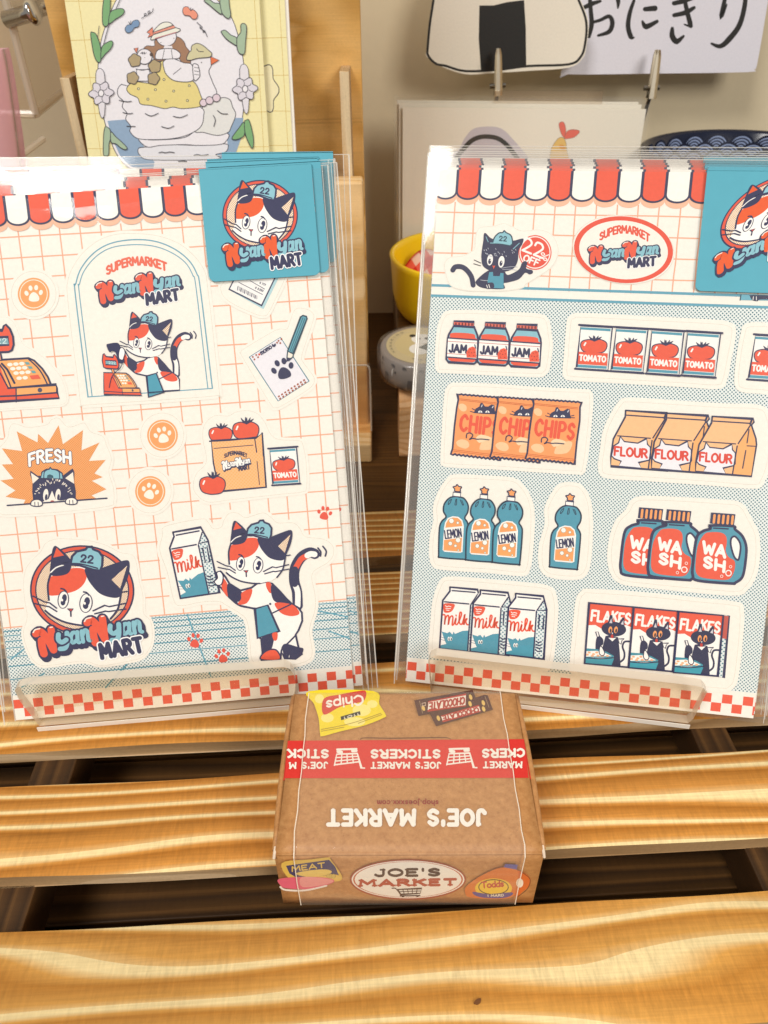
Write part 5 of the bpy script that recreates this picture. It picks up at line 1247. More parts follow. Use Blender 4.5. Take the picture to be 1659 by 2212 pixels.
def body(A, upper=False):
    """standing calico body, frame of crop b5"""
    T = [(760, 640), (820, 628), (870, 640), (930, 700), (1000, 780), (1060, 815), (1085, 850), (1088, 910), (1060, 980), (1040, 1010), (1060, 1100), (1085, 1150), (1040, 1185), (960, 1180), (935, 1130), (925, 1190), (790, 1192), (800, 1140), (795, 1040), (770, 1030), (745, 822), (640, 800), (560, 740), (500, 670), (470, 650), (455, 620), (480, 595), (470, 560), (495, 550), (530, 590), (560, 640), (640, 690), (720, 670)]
    if upper: T = [(760, 640), (820, 628), (870, 640), (930, 700), (1000, 780), (1060, 815), (1085, 850), (1088, 960), (770, 985), (745, 822), (640, 800), (560, 740), (500, 670), (470, 650), (455, 620), (480, 595), (470, 560), (495, 550), (530, 590), (560, 640), (640, 690), (720, 670)]
    A.poly(T, WHT, False, NAVY, 11)
    A.poly([(512, 600), (545, 640), (548, 700), (545, 735), (505, 672)], RED, True)
    A.poly([(550, 640), (640, 692), (655, 720), (640, 765), (600, 770), (552, 735)], NAVY, True)
    A.poly([(650, 705), (722, 678), (715, 735), (680, 785), (620, 790), (645, 750)], RED, True)
    A.poly([(828, 632), (860, 636), (865, 700), (850, 705), (828, 665)], RED, True)
    A.poly([(868, 645), (930, 705), (1015, 785), (900, 775), (865, 720)], NAVY, True)
    A.poly([(890, 780), (1010, 790), (1062, 835), (1060, 865), (1000, 875), (930, 850)], RED, True)
    A.line([(770, 820), (640, 802), (560, 742)], 8, NAVY).line([(875, 852), (1005, 790)], 8, NAVY).ell(856, 787, 9, 9, '#4A4A66', n=10)
    A.poly([(745, 822), (838, 795), (922, 985), (765, 1035)], TEAL, False, NAVY, 10)
    if not upper:
        A.poly([(795, 1032), (885, 1000), (880, 1060), (860, 1120), (805, 1150)], NAVY, True).poly([(870, 1002), (908, 995), (905, 1045), (882, 1050)], RED, True)
        A.poly([(792, 1190), (800, 1150), (850, 1118), (905, 1125), (925, 1190)], RED, True, NAVY, 8)
        A.poly([(945, 1100), (970, 1075), (1060, 1100), (1095, 1110), (1085, 1150), (1035, 1185), (1000, 1185), (995, 1155), (985, 1182), (960, 1180)], NAVY, True)
        A.line([(1040, 1015), (980, 1075), (945, 1100), (930, 1190)], 9, NAVY).line([(1040, 1015), (1062, 1100)], 9, NAVY)
    A.line([(455, 622), (480, 605), (470, 640), (490, 625), (480, 655)], 7, NAVY)
S = lambda name, crop, outline, draw, hw=22: sticker(rootL, PLL, crop, outline, draw, hw, name)
S('shop_arch_sticker', 'b1', [(588, 1278), (560, 1050), (520, 760), (490, 480), (490, 400), (520, 300), (600, 180), (720, 85), (850, 42), (1000, 38), (1150, 55), (1300, 110), (1420, 210), (1490, 320), (1508, 430), (1540, 700), (1592, 1190), (1580, 1212), (1300, 1235), (900, 1262), (610, 1282)], d_arch)
def coin(A, x, y, r, rot):
    A.ell(x, y, r, r * 1.02, '#F2A766', n=40).ell(x, y, r * .95, r * .97, ORG, n=40).ell(x, y, r * .89, r * .91, '#FFF6E4', n=40).ell(x, y, r * .84, r * .86, ORG, n=40); paw(A, x, y - r * .06, r * .62, rot, '#FFF8EA')
def circ(x, y, r, n=12): return [(x + r * math.cos(t), y + r * 1.02 * math.sin(t)) for t in np.linspace(0, 2 * math.pi, n, endpoint=False)]
S('paw_coin_sticker', 'b1', circ(246, 475, 162), lambda A: coin(A, 246, 475, 115, -4))
S('paw_coin_sticker', 'b3', circ(1325, 338, 176), lambda A: coin(A, 1328, 340, 125, -12))
S('paw_coin_sticker', 'b3', circ(1225, 796, 174), lambda A: coin(A, 1228, 798, 123, 14))
S('cash_register_sticker', 'd3', [(-480, 1880), (-480, 1500), (-440, 1100), (-420, 700), (-330, 580), (-200, 560), (40, 550), (120, 560), (210, 640), (280, 800), (340, 940), (480, 1030), (640, 1140), (780, 1280), (900, 1450), (960, 1630), (968, 1750), (920, 1810), (800, 1830), (300, 1865)], register, 30)
def d_fresh(A):
    A.poly([(20, 448), (185, 470), (140, 308), (250, 370), (310, 400), (313, 330), (395, 405), (480, 260), (515, 415), (678, 300), (665, 465), (812, 400), (725, 550), (862, 542), (770, 650), (838, 680), (750, 712), (868, 780), (745, 830), (785, 855), (195, 898), (210, 865), (50, 840), (130, 790), (8, 708), (115, 695), (20, 578), (110, 575)], fresh_m, False, '#E79A5A', 3)
    A.text('FRESH', (245, 588), (578, 572), 92, 22, '#FFFFFF', out='#3A3C5A', ow=10, bulge=30, gap=.3)
    C = '#33355A'
    A.poly([(250, 628), (310, 670), (520, 665), (595, 610), (610, 640), (608, 720), (622, 800), (620, 862), (345, 885), (275, 890), (266, 800), (268, 720), (248, 660)], C)
    A.poly([(255, 645), (320, 690), (270, 735)], '#FFF4E4').poly([(598, 640), (535, 690), (608, 735)], '#FFF4E4')
    A.poly([(335, 695), (345, 640), (380, 618), (405, 616), (412, 602), (425, 616), (470, 622), (510, 650), (515, 698)], SKY, False, NAVY, 8)
    A.line([(360, 690), (365, 640), (390, 620)], 6, NAVY).line([(490, 692), (485, 640), (455, 622)], 6, NAVY).poly([(385, 688), (390, 665), (410, 658), (435, 668), (440, 688)], '#2E5A6C')
    A.poly([(345, 888), (372, 870), (400, 860), (428, 792), (455, 860), (490, 872), (545, 870), (545, 862), (500, 880)], '#FFF8EC')
    for x in (376, 476): A.ell(x, 826, 21, 50, '#FFF8EC', 6, n=20).ell(x + 4, 845, 11, 26, C, 6, n=14)
    A.ell(430, 878, 16, 8, '#C25B4A', n=12)
    rn = random.Random(2)
    for t in np.linspace(0, 1, 34):
        a = math.pi * (1.02 + .96 * t); x, y = 440 + (130 + 35 * (rn.random() - .5)) * math.cos(a), 825 + (105 + 30 * (rn.random() - .5)) * math.sin(a)
        A.line([(x, y), (x + 9 * math.cos(a), y + 12 * math.sin(a))], 6, '#FFF4E6', newk=False)
    A.line([(62, 912), (450, 884), (875, 853)], 9, NAVY)
    for x, y in ((302, 890), (585, 875)):
        A.poly([(x - 45, y + 20), (x - 42, y - 10), (x - 15, y - 25), (x + 20, y - 25), (x + 45, y - 5), (x + 42, y + 22), (x, y + 30)], '#FFF8EC', True, NAVY, 7).line([(x - 15, y - 5), (x - 14, y + 22)], 5, NAVY).line([(x + 12, y - 5), (x + 14, y + 22)], 5, NAVY)
S('fresh_cat_sticker', 'b3', [(-20, 960), (-60, 700), (-40, 500), (60, 370), (80, 280), (120, 245), (230, 275), (380, 255), (420, 215), (480, 200), (540, 265), (600, 268), (690, 240), (740, 310), (840, 350), (870, 420), (910, 530), (890, 640), (925, 760), (930, 880), (880, 920), (500, 965), (150, 985)], d_fresh)
def d_bag(A):
    tomato(A, 350, 1370, 95, 60); tomato(A, 556, 1340, 106, 72)
    A.poly([(275, 1420), (640, 1400), (690, 1358), (722, 1800), (340, 1835), (292, 1600)], bag_m, False, NAVY, 9)
    A.line([(262, 1425), (450, 1415), (640, 1392)], 9, NAVY).line([(296, 1484), (615, 1457)], 5, NAVY).line([(630, 1410), (645, 1515)], 7, NAVY).line([(648, 1590), (668, 1780)], 5, NAVY).line([(690, 1358), (700, 1545)], 9, NAVY)
    A.text('SUPERMARKET', (382, 1562), (566, 1560), 30, 7, NAVY, bulge=26, gap=.2)
    A.A = affine([(410, 960), (1175, 1010), (870, 1185)], [(355, 1590), (595, 1604), (498, 1668)]); nyan(A, True); A.A = ident
    tomato(A, 284, 1785, 104, 72)
    A.A = affine([(160, 160), (440, 176), (128, 508)], [(738, 1485), (980, 1468), (770, 1785)]); can(A); A.A = ident
S('grocery_bag_sticker', 'b2', [(140, 1840), (130, 1760), (160, 1680), (235, 1590), (205, 1400), (220, 1290), (300, 1218), (410, 1220), (470, 1190), (560, 1175), (650, 1200), (710, 1270), (760, 1370), (830, 1412), (980, 1420), (1020, 1450), (1048, 1600), (1052, 1800), (1010, 1840), (800, 1862), (420, 1905), (240, 1920)], d_bag)
def d_note(A):
    A.poly([(585, 738), (838, 577), (1072, 935), (820, 1098)], '#F3F0F6', False, '#3F7F93', 6)
    for t in np.linspace(0, 1, 9):
        for s in (0, 1):
            x, y = 822 + 205 * t, 1052 - 132 * t + 10; A.poly([(x + s * 10 - 5, y + s * 18 - 5), (x + s * 10 + 8, y + s * 18 - 13), (x + s * 10 + 14, y + s * 18), (x + s * 10, y + s * 18 + 8)], '#A9552F')
    for x, y in ((612, 738), (640, 722), (625, 758), (822, 606), (845, 592), (836, 625), (655, 740), (810, 622)): A.poly([(x - 7, y - 3), (x + 4, y - 10), (x + 10, y + 2), (x - 1, y + 9)], '#A9552F')
    A.text('momo', (686, 720), (770, 664), 38, 8, NAVY, gap=.2).ell(666, 717, 9, 9, '#E2553E', n=10).poly([(772, 652), (770, 630), (784, 638), (796, 626), (802, 642), (790, 656)], NAVY, True)
    paw(A, 855, 830, 100, -18, NAVY)
    A.poly([(1004, 412), (1022, 400), (1050, 408), (1056, 424), (945, 708), (898, 690)], '#5FA7B8', False, DKT, 9)
    A.line([(1022, 420), (918, 690)], 4, DKT).line([(1038, 425), (932, 695)], 4, DKT)
    A.poly([(898, 692), (945, 712), (940, 738), (905, 768), (892, 750)], '#F5EFDF', False, DKT, 7).poly([(893, 742), (930, 748), (900, 772), (885, 780)], NAVY)
S('notepad_sticker', 'b2', [(530, 740), (515, 700), (560, 660), (800, 520), (885, 512), (910, 470), (945, 370), (985, 340), (1060, 350), (1105, 385), (1108, 430), (1060, 580), (1012, 730), (1030, 790), (1110, 900), (1105, 960), (1040, 1020), (860, 1130), (800, 1152), (750, 1110)], d_note)
def d_receipt(A):
    A.poly([(445, 205), (700, 348), (830, 80), (560, 20)], '#B5D9E0').poly([(420, 185), (685, 318), (800, 80), (530, -30)], '#FBF9F6', False, NAVY, 9)
    for k in range(17): A.line([(493 + k * 9.6, 160 + k * 4.9), (490 + k * 9.6 + (2 if k % 3 else -2), 192 + k * 4.6)], 4 if k % 3 else 6, NAVY, newk=False)
    A.line([(500, 130), (692, 228)], 4, NAVY).line([(590, 115), (710, 184)], 4, NAVY)
    A.text('0 777', (668, 138), (714, 158), 14, 4, NAVY).text('0 2.223', (632, 178), (695, 206), 14, 4, NAVY)
S('receipt_sticker', 'b2', [(350, 170), (380, 120), (480, -40), (600, -80), (860, 40), (868, 110), (800, 260), (740, 380), (700, 402), (640, 390), (480, 320), (380, 250)], d_receipt)
def d_milkcat(A):
    A.A = affine([(952, 1075), (1192, 1098), (862, 1605)], [(150, 268), (352, 232), (205, 748)]); milk(A); A.A = ident
    tail(A); body(A)
    A.A = affine(EMB, [(597, 187), (1010, 257), (681, 548)]); cat_head(A); A.A = ident
    A.poly([(470, 560), (495, 552), (515, 585), (505, 640), (475, 650), (452, 625), (475, 598)], WHT, True, NAVY, 6)
S('milk_cat_sticker', 'b5', [(75, 290), (95, 225), (350, 172), (400, 190), (440, 240), (500, 232), (520, 180), (560, 130), (620, 130), (680, 162), (800, 128), (860, 160), (910, 200), (1020, 200), (1070, 240), (1110, 300), (1240, 318), (1310, 370), (1310, 440), (1270, 490), (1160, 570), (1180, 720), (1180, 830), (1140, 980), (1160, 1150), (1100, 1210), (950, 1235), (760, 1215), (720, 1180), (710, 1080), (690, 920), (640, 860), (540, 800), (480, 770), (350, 775), (220, 800), (160, 770), (110, 560), (55, 400)], d_milkcat)
def d_emblem(A):
    A.A = affine([(597, 357), (1090, 478), (470, 1180)], [(512, 240), (1200, 378), (390, 1292)]); emblem(A)
S('emblem_sticker', 'b4', [(220, 1060), (255, 900), (230, 720), (222, 560), (260, 420), (380, 290), (430, 210), (520, 172), (640, 170), (820, 185), (980, 225), (1120, 295), (1230, 318), (1270, 380), (1300, 560), (1335, 700), (1340, 860), (1395, 920), (1422, 1020), (1410, 1160), (1330, 1270), (1200, 1310), (950, 1350), (780, 1310), (500, 1345), (370, 1345), (280, 1250)], d_emblem)

# ---- front pack, right: the grocery shelves
S = lambda name, crop, outline, draw, hw=34: sticker(rootR, PLR, crop, outline, draw, hw, name)
def rep(A, fn, src, dsts, **k):
    for d in dsts: A.A = affine(src, d); fn(A, **k)
    A.A = ident
def d_hello(A):
    C = '#2B2D50'
    A.poly([(960, 910), (1240, 900), (1240, 1190), (960, 1190)], None) if False else None
    A.ell(1082, 1030, 154, 162, '#E9503A', n=48).ell(1082, 1030, 144, 151, WHT, n=48).ell(1082, 1030, 135, 142, '#E9503A', n=48)
    A.text('22', (960, 1010), (1150, 1085), 125, 19, WHT, gap=.15, up=(.15, -1)).text('%', (1120, 1085), (1190, 1112), 62, 9, WHT).text('OFF', (970, 1105), (1105, 1158), 58, 14, WHT, gap=.26)
    A.line([(505, 1335), (490, 1260), (450, 1200), (400, 1165), (340, 1165), (315, 1195)], 46, C)
    A.poly([(620, 1215), (700, 1180), (790, 1200), (830, 1240), (930, 1190), (960, 1130), (990, 1110), (1010, 1130), (1000, 1180), (1055, 1195), (1060, 1222), (1030, 1235), (990, 1220), (930, 1280), (830, 1310), (790, 1320), (790, 1370), (600, 1362), (530, 1320), (545, 1280)], C, True)
    A.poly([(585, 1020), (600, 920), (605, 860), (625, 852), (690, 905), (870, 920), (940, 905), (975, 905), (960, 960), (930, 1010), (920, 1110), (880, 1180), (790, 1210), (680, 1205), (600, 1160), (582, 1090)], C, True)
    A.poly([(690, 945), (705, 890), (745, 850), (780, 845), (795, 828), (812, 845), (850, 865), (868, 900), (860, 962), (740, 945)], SKY, True, DKT, 9)
    A.text('22', (748, 920), (815, 926), 42, 10, DKT, gap=.25).line([(665, 943), (760, 945), (850, 960)], 7, SKY)
    A.line([(625, 885), (645, 932)], 6, '#8CC4D2').line([(935, 945), (878, 998)], 7, '#8CC4D2')
    for x, y, r in ((662, 1100, 1), (768, 1118, 1.06)): A.ell(x, y, 27 * r, 52 * r, WHT, 8).ell(x - 3, y + 14, 14, 26, C, 8, n=14).ell(x + 3, y + 4, 4, 7, WHT, n=8)
    A.poly([(684, 1150), (696, 1158), (712, 1152), (700, 1175), (696, 1185)], RED)
    A.poly([(655, 1215), (690, 1212), (692, 1250), (752, 1252), (760, 1222), (788, 1224), (790, 1368), (640, 1360), (640, 1290)], TEAL)
    A.poly([(600, 1330), (680, 1310), (702, 1340), (690, 1365), (630, 1368)], C, True)
    A.line([(575, 1288), (640, 1295)], 4, '#DDE2EA').line([(630, 1335), (640, 1362)], 6, WHT).line([(650, 1330), (660, 1360)], 6, WHT)
    for q in ([(515, 1100), (578, 1130)], [(510, 1135), (575, 1155)]): A.line(q, 6, '#3A3A48')
    for q in ([(770, 1178), (850, 1165), (920, 1165)], [(780, 1190), (850, 1188), (910, 1195)]): A.line(q, 4, '#C7CAD8')
    rn = random.Random(8)
    for _ in range(26):
        x, y = 600 + rn.random() * 300, 985 + rn.random() * 80
        A.line([(x, y), (x + 5, y + 9)], 5, '#C7CAD8', newk=False)
S('waving_cat_sticker', 'a7', [(240, 1180), (250, 1110), (300, 1075), (400, 1065), (480, 1030), (520, 990), (530, 880), (560, 805), (620, 790), (700, 785), (790, 760), (870, 790), (960, 830), (1120, 820), (1230, 860), (1290, 960), (1290, 1060), (1230, 1170), (1100, 1260), (1000, 1320), (960, 1360), (800, 1385), (600, 1390), (420, 1380), (290, 1330)], d_hello, 6)
def d_oval(A):
    A.ell(513, 853, 393, 264, '#EB5138', 5, n=56).ell(513, 855, 352, 232, CREAM, 5, n=56)
    A.text('SUPERMARKET', (326, 780), (716, 792), 56, 14, '#E9573E', bulge=66, gap=.24)
    A.A = affine([(410, 960), (1175, 1010), (870, 1185)], [(232, 828), (793, 892), (542, 996)]); nyan(A); A.A = ident
S('oval_logo_sticker', 'a8', [(513 + 400 * math.cos(t), 853 + 270 * math.sin(t) + 30 * math.cos(t)) for t in np.linspace(0, 2 * math.pi, 20, endpoint=False)], d_oval, 4)
S('jam_sticker', 'c1', [(185, 700), (185, 500), (205, 330), (240, 240), (290, 205), (500, 200), (800, 215), (1100, 235), (1180, 270), (1205, 400), (1215, 500), (1190, 690), (1160, 745), (1100, 760), (700, 745), (300, 725), (210, 722)], lambda A: rep(A, jam, [(255, 430), (550, 440), (275, 660)], [[(840, 462), (1138, 476), (858, 698)], [(546, 444), (842, 458), (564, 676)], [(255, 430), (550, 444), (275, 660)]]))
S('tomato_tin_sticker', 'c2', [(65, 540), (75, 400), (95, 150), (120, 110), (200, 100), (700, 125), (1200, 150), (1340, 170), (1372, 215), (1340, 400), (1300, 590), (1250, 635), (1000, 620), (400, 585), (110, 568)], lambda A: rep(A, can, [(160, 160), (440, 176), (128, 508)], [[(160, 160), (438, 176), (128, 508)], [(443, 176), (720, 192), (405, 526)], [(725, 192), (1004, 210), (688, 545)], [(1008, 208), (1294, 226), (966, 560)]]))
S('tomato_tin_sticker', 'c2', [(1425, 610), (1440, 420), (1478, 220), (1500, 180), (1580, 172), (1760, 185), (1860, 200), (1885, 250), (1850, 500), (1830, 650), (1780, 690), (1600, 672), (1460, 660)], lambda A: rep(A, can, [(160, 160), (440, 176), (128, 508)], [[(1545, 234), (1835, 252), (1490, 592)]]))
def d_chips(A):
    src = [(1062, 995), (1518, 1025), (992, 1555)]
    for d in ([(358, 950), (815, 985), (296, 1515)], [(730, 975), (1188, 1008), (662, 1540)], src): A.A = affine(src, d); chips(A)
    A.A = ident
S('chips_sticker', 'c1', [(235, 1560), (245, 1300), (265, 1000), (290, 900), (360, 878), (700, 890), (1200, 925), (1530, 940), (1590, 980), (1570, 1300), (1525, 1640), (1480, 1668), (1200, 1655), (700, 1622), (280, 1600)], d_chips)
S('flour_sticker', 'c2', [(345, 1300), (360, 1150), (385, 1000), (440, 880), (500, 790), (560, 770), (900, 790), (1300, 815), (1570, 825), (1640, 880), (1665, 1050), (1650, 1250), (1600, 1390), (1540, 1425), (1200, 1400), (700, 1365), (400, 1345)], lambda A: rep(A, flour, [(1215, 885), (1540, 905), (1082, 1325)], [[(530, 838), (860, 860), (412, 1280)], [(855, 860), (1185, 880), (735, 1302)], [(1215, 885), (1540, 905), (1082, 1325)]]))
S('lemon_bottle_sticker', 'c3', [(240, 790), (235, 600), (270, 450), (265, 330), (310, 200), (380, 95), (440, 72), (700, 82), (920, 100), (1000, 160), (1060, 260), (1085, 400), (1075, 650), (1045, 860), (980, 890), (700, 862), (320, 838)], lambda A: rep(A, lemon, [(1424, 206), (1262, 846), (1470, 865)], [[(442, 128), (296, 762), (498, 778)], [(678, 147), (532, 784), (730, 800)], [(914, 166), (764, 804), (968, 822)]]))
S('lemon_bottle_sticker', 'c3', [(1190, 840), (1185, 680), (1215, 560), (1240, 460), (1235, 340), (1290, 220), (1350, 150), (1430, 140), (1510, 160), (1570, 260), (1590, 400), (1590, 600), (1570, 820), (1530, 905), (1450, 925), (1260, 905)], lemon)
def d_wash(A):
    src = [(1206, 236), (1398, 250), (1060, 730)]
    for d in ([(636, 195), (828, 210), (490, 688)], [(856, 210), (1050, 226), (708, 700)], src): A.A = affine(src, d); wash(A)
    A.A = ident
S('wash_jug_sticker', 'c4', [(430, 680), (420, 520), (470, 330), (560, 230), (600, 160), (700, 138), (1000, 150), (1300, 170), (1430, 190), (1500, 300), (1555, 420), (1560, 600), (1530, 740), (1470, 830), (1400, 862), (1100, 840), (700, 800), (500, 770)], d_wash)
S('milk_carton_sticker', 'c3', [(225, 1560), (240, 1350), (260, 1150), (310, 1000), (370, 962), (600, 975), (1000, 1010), (1230, 1040), (1280, 1120), (1290, 1250), (1270, 1500), (1235, 1690), (1180, 1720), (800, 1680), (400, 1625), (250, 1605)], lambda A: rep(A, milk, [(952, 1075), (1192, 1098), (862, 1605)], [[(380, 1020), (620, 1042), (290, 1552)], [(645, 1045), (885, 1068), (555, 1578)], [(952, 1075), (1192, 1098), (862, 1605)]]))
def d_flakes(A):
    src = [(240, 952), (592, 985), (204, 1432)]
    A.poly([(1298, 1048), (1350, 1054), (1306, 1548), (1255, 1535)], milk_m, False, NAVY, 11).poly([(1302, 1052), (1345, 1058), (1328, 1240), (1284, 1232)], '#C9584A')
    for d in (src, [(592, 985), (945, 1018), (553, 1464)], [(945, 1018), (1300, 1050), (905, 1500)]): A.A = affine(src, d); flakes(A)
    A.A = ident
S('flakes_sticker', 'c4', [(120, 1450), (140, 1200), (165, 950), (200, 885), (260, 875), (700, 905), (1100, 945), (1390, 975), (1435, 1020), (1425, 1250), (1390, 1540), (1350, 1615), (1280, 1628), (900, 1590), (400, 1540), (150, 1500)], d_flakes)
# counter corner peeping out below the header
D = Art(PLR, 'd4', z0=1.2e-4)
D.poly([(1075, 2080), (1700, 2108), (1700, 2160), (1060, 2150)], '#6FB4C8').line([(1080, 2080), (1068, 2150)], 10, DKT).poly([(1200, 2100), (1220, 2085), (1500, 2095), (1500, 2140), (1330, 2145), (1300, 2165), (1230, 2150)], '#2B2D50', True)
D.line([(1245, 2105), (1240, 2145)], 9, WHT).line([(1285, 2105), (1285, 2150)], 9, WHT)
D.build('counter_print', rootR)

# ------------------------------------------------------------------ clear stands
acrylic = clear('stand_acrylic', '#FDF8F0', haze=.02, rough=.03, hazecol='#FFF6EA')
lip_edge = clear('stand_edge', '#F0E8DC', haze=.66, rough=.2, hazecol='#EADFCF')
edge_glint = clear('stand_edge_glint', '#FFFFFF', haze=.75, rough=.15, hazecol='#FBF4E8')  # white haze paints the specular line along the floor's front edge
def stand(PL, crop, base_px, lip_px, label, W, H):
    b0, b1 = (at_z(crop, p, .0002) for p in base_px)
    ax = b1 - b0; ax = ax / np.linalg.norm(ax); back = np.array([-ax[1], ax[0], 0])
    dl = min((b - PL.o) @ PL.n for b in (b0, b1))
    b0, b1 = b0 - back * .0012, b1 - back * .0012
    P = leaning(b0, math.atan2(ax[1], ax[0]), math.radians(2))
    t = thing('acrylic_stand', None, label, 'stand', 'clear easel stands', matrix=Mz((b0[0], b0[1], 0)))
    lp = P.uv(crop, lip_px)
    m = MB(); m.prism([tuple(q) for q in lp], -.0030, 0, acrylic, lip_edge); m.build('front_lip', t, P.matrix())
    # floor of the trough
    wd = np.linalg.norm(b1 - b0); m = MB(); m.box((0, 0, 0), (wd, .028, .0018), acrylic)
    Mx = Matrix((ax, back, (0, 0, 1))).transposed().to_4x4(); Mx.translation = Vector((b0[0], b0[1], .0001)); m.build('trough_floor', t, Mx)
    m = MB(); m.box((0, -.0004, 0), (wd, -.0001, .0016), edge_glint); m.build('floor_edge_glint', t, Mx)
    Q = PL.shift(0, 0, -.0068); m = MB(); m.prism([(W * .12, -.001), (W * .88, -.001), (W * .88, H * .62), (W * .82, H * .66), (W * .18, H * .66), (W * .12, H * .62)], -.0025, 0, acrylic, lip_edge); m.build('back_plate', t, Q.matrix())
    a, b2 = Q.p(W * .3, H * .6, -.0026), Q.p(W * .7, H * .6, -.0026); lo = np.array([0, .045, 0])
    quad_slab('rear_leg', [(a[0], a[1] + .035, .0002), (b2[0], b2[1] + .035, .0002), tuple(b2), tuple(a)], t, acrylic, (0, .0025, 0))
    return dl
print('lip', stand(PLL, 'c7', [(215, 362), (1576, 243)], [(80, 165), (100, 145), (150, 133), (1545, 36), (1580, 48), (1600, 80), (1608, 120), (1608, 170), (1585, 238), (215, 358), (110, 225)], 'clear acrylic stand under the supermarket cat packs', *SZ['L']))
print('lip', stand(PLR, 'c8', [(-300, 193), (1195, 372)], [(-316, 10), (-305, -15), (-270, -30), (1235, 148), (1280, 158), (1305, 185), (1225, 340), (1195, 366), (-300, 190)], 'clear acrylic stand under the grocery shelf packs', *SZ['R']))

# ------------------------------------------------------------------ the little market box
BXW, BXD, BXH, BYAW = .061, .0452, .0244, -.0084
BO = np.array([.00467, .08658, 0])
BM = Mz(BO, BYAW)
m, N, L, b = new_mat('kraft')
tc = N.new('ShaderNodeTexCoord'); n1 = N.new('ShaderNodeTexNoise'); n1.inputs['Scale'].default_value = 650; n1.inputs['Detail'].default_value = 10; n1.inputs['Roughness'].default_value = .7
mp = N.new('ShaderNodeMapping'); mp.inputs['Rotation'].default_value = (.7, .5, .9); L.new(tc.outputs['Object'], mp.inputs[0]); L.new(mp.outputs[0], n1.inputs['Vector'])
n2 = N.new('ShaderNodeTexNoise'); n2.inputs['Scale'].default_value = 1600; n2.inputs['Detail'].default_value = 4; L.new(mp.outputs[0], n2.inputs['Vector'])
cr = N.new('ShaderNodeValToRGB'); e = cr.color_ramp.elements; e[0].position = .25; e[0].color = lin('#A66E39') + [1]; e[1].position = .68; e[1].color = lin('#C8925A') + [1]
L.new(n1.outputs[0], cr.inputs[0])
c2 = N.new('ShaderNodeValToRGB'); e = c2.color_ramp.elements; e[0].position = .30; e[0].color = (.68, .62, .56, 1); e[1].position = .37; e[1].color = (1, 1, 1, 1); L.new(n2.outputs[0], c2.inputs[0])
mx = N.new('ShaderNodeMix'); mx.data_type = 'RGBA'; mx.blend_type = 'MULTIPLY'; mx.inputs[0].default_value = .6; L.new(cr.outputs[0], mx.inputs[6]); L.new(c2.outputs[0], mx.inputs[7])
L.new(mx.outputs[2], b.inputs['Base Color']); b.inputs['Roughness'].default_value = .55
bp = N.new('ShaderNodeBump'); bp.inputs['Strength'].default_value = .08; bp.inputs['Distance'].default_value = .0002; L.new(n2.outputs[0], bp.inputs['Height']); L.new(bp.outputs[0], b.inputs['Normal'])
kraft = m
white_core = plain('board_core', '#E6D2BC', .7)
box = thing('sticker_box', None, "small kraft carton printed JOE'S MARKET with a red tape band", 'box', matrix=BM)
w2, d, h = BXW / 2, BXD, BXH
# walls, slightly bowed
def bowed(name, pts_fn, nu, nv, mat, inv=False):
    m = MB(); m.smooth = True
    for i in range(nu):
        for j in range(nv):
            Q = [pts_fn(p / nu, q / nv) for p, q in ((i, j), (i + 1, j), (i + 1, j + 1), (i, j + 1))]
            m.face(Q[::-1] if inv else Q, mat)
    o = m.build(name, box, BM); md = o.modifiers.new('thick', 'SOLIDIFY'); md.thickness = .0005; md.offset = -1; return o
BOT = .0019   # the walls draw in towards the bottom
def front_pt(u, v):
    hw = w2 - BOT * .0 * (1 - v); x = (u - .5) * 2 * hw
    return (x, -.0003 * math.sin(math.pi * u) * math.sin(math.pi * v), v * (h - .0010))
bowed('front_wall', front_pt, 10, 6, kraft)
bowed('back_wall', lambda u, v: ((u - .5) * 2 * w2, d, v * (h - .001)), 4, 2, kraft, True)
def side_pt(s): return lambda u, v: (s * (w2 + .0006 * math.sin(math.pi * u) * v), .0004 + u * (d - .0008), v * (h - .0012))
bowed('side_wall', side_pt(-1), 8, 4, kraft, True); bowed('side_wall', side_pt(1), 8, 4, kraft)
m = MB(); m.box((-w2 + .0002, .0002, .0001), (w2 - .0002, d - .0002, .0006), kraft); m.build('bottom_panel', box, BM)
for s in (-1, 1):   # rolled top edges of the side walls
    m = MB(); m.smooth = True; m.tube([(s * (w2 - .0003 + .0006 * math.sin(math.pi * t)), .0012 + t * (d - .002), h - .0013) for t in np.linspace(0, 1, 9)], .0009, kraft, 10); m.build('rolled_edge', box, BM)
# lid: top sheet rounding over to the front
LI = .0006
m = MB(); m.smooth = True; nu = 16
prof = [(d - .0002, h - .0016), (d - .0004, h - .0004), (d - .0012, h)] + [(d * (1 - t), h + .0002 * math.sin(math.pi * t)) for t in np.linspace(.05, .955, 12)] + [(.0012, h - .0002), (.0004, h - .0008), (-.0001, h - .0016)]
for q in range(len(prof) - 1):
    for i in range(nu):
        def P_(k, u):
            y, z = prof[k]; hw = w2 - LI * min(1, max(0, (y + .0002) / .004)) ** .6; return (-hw + 2 * hw * u, y, z)
        m.face([P_(q, i / nu), P_(q, (i + 1) / nu), P_(q + 1, (i + 1) / nu), P_(q + 1, i / nu)][::-1], kraft)
o = m.build('lid', box, BM); md = o.modifiers.new('thick', 'SOLIDIFY'); md.thickness = .0005; md.offset = -1
for s in (-1, 1):
    m = MB(); m.tube([(s * (w2 - LI * .3), .0016, h - .0006), (s * (w2 - .0001), .0002, h - .0010), (s * (w2 + .0001), -.0003, h - .0022)], .00035, white_core, 6)
    m.build('lid_ear', box, BM)
RB = BM.to_3x3()
TOP = Plane(np.array(BM @ Vector((0, 0, h + .00028))), np.array(RB @ Vector((1, 0, 0))), np.array(RB @ Vector((0, 1, 0))))
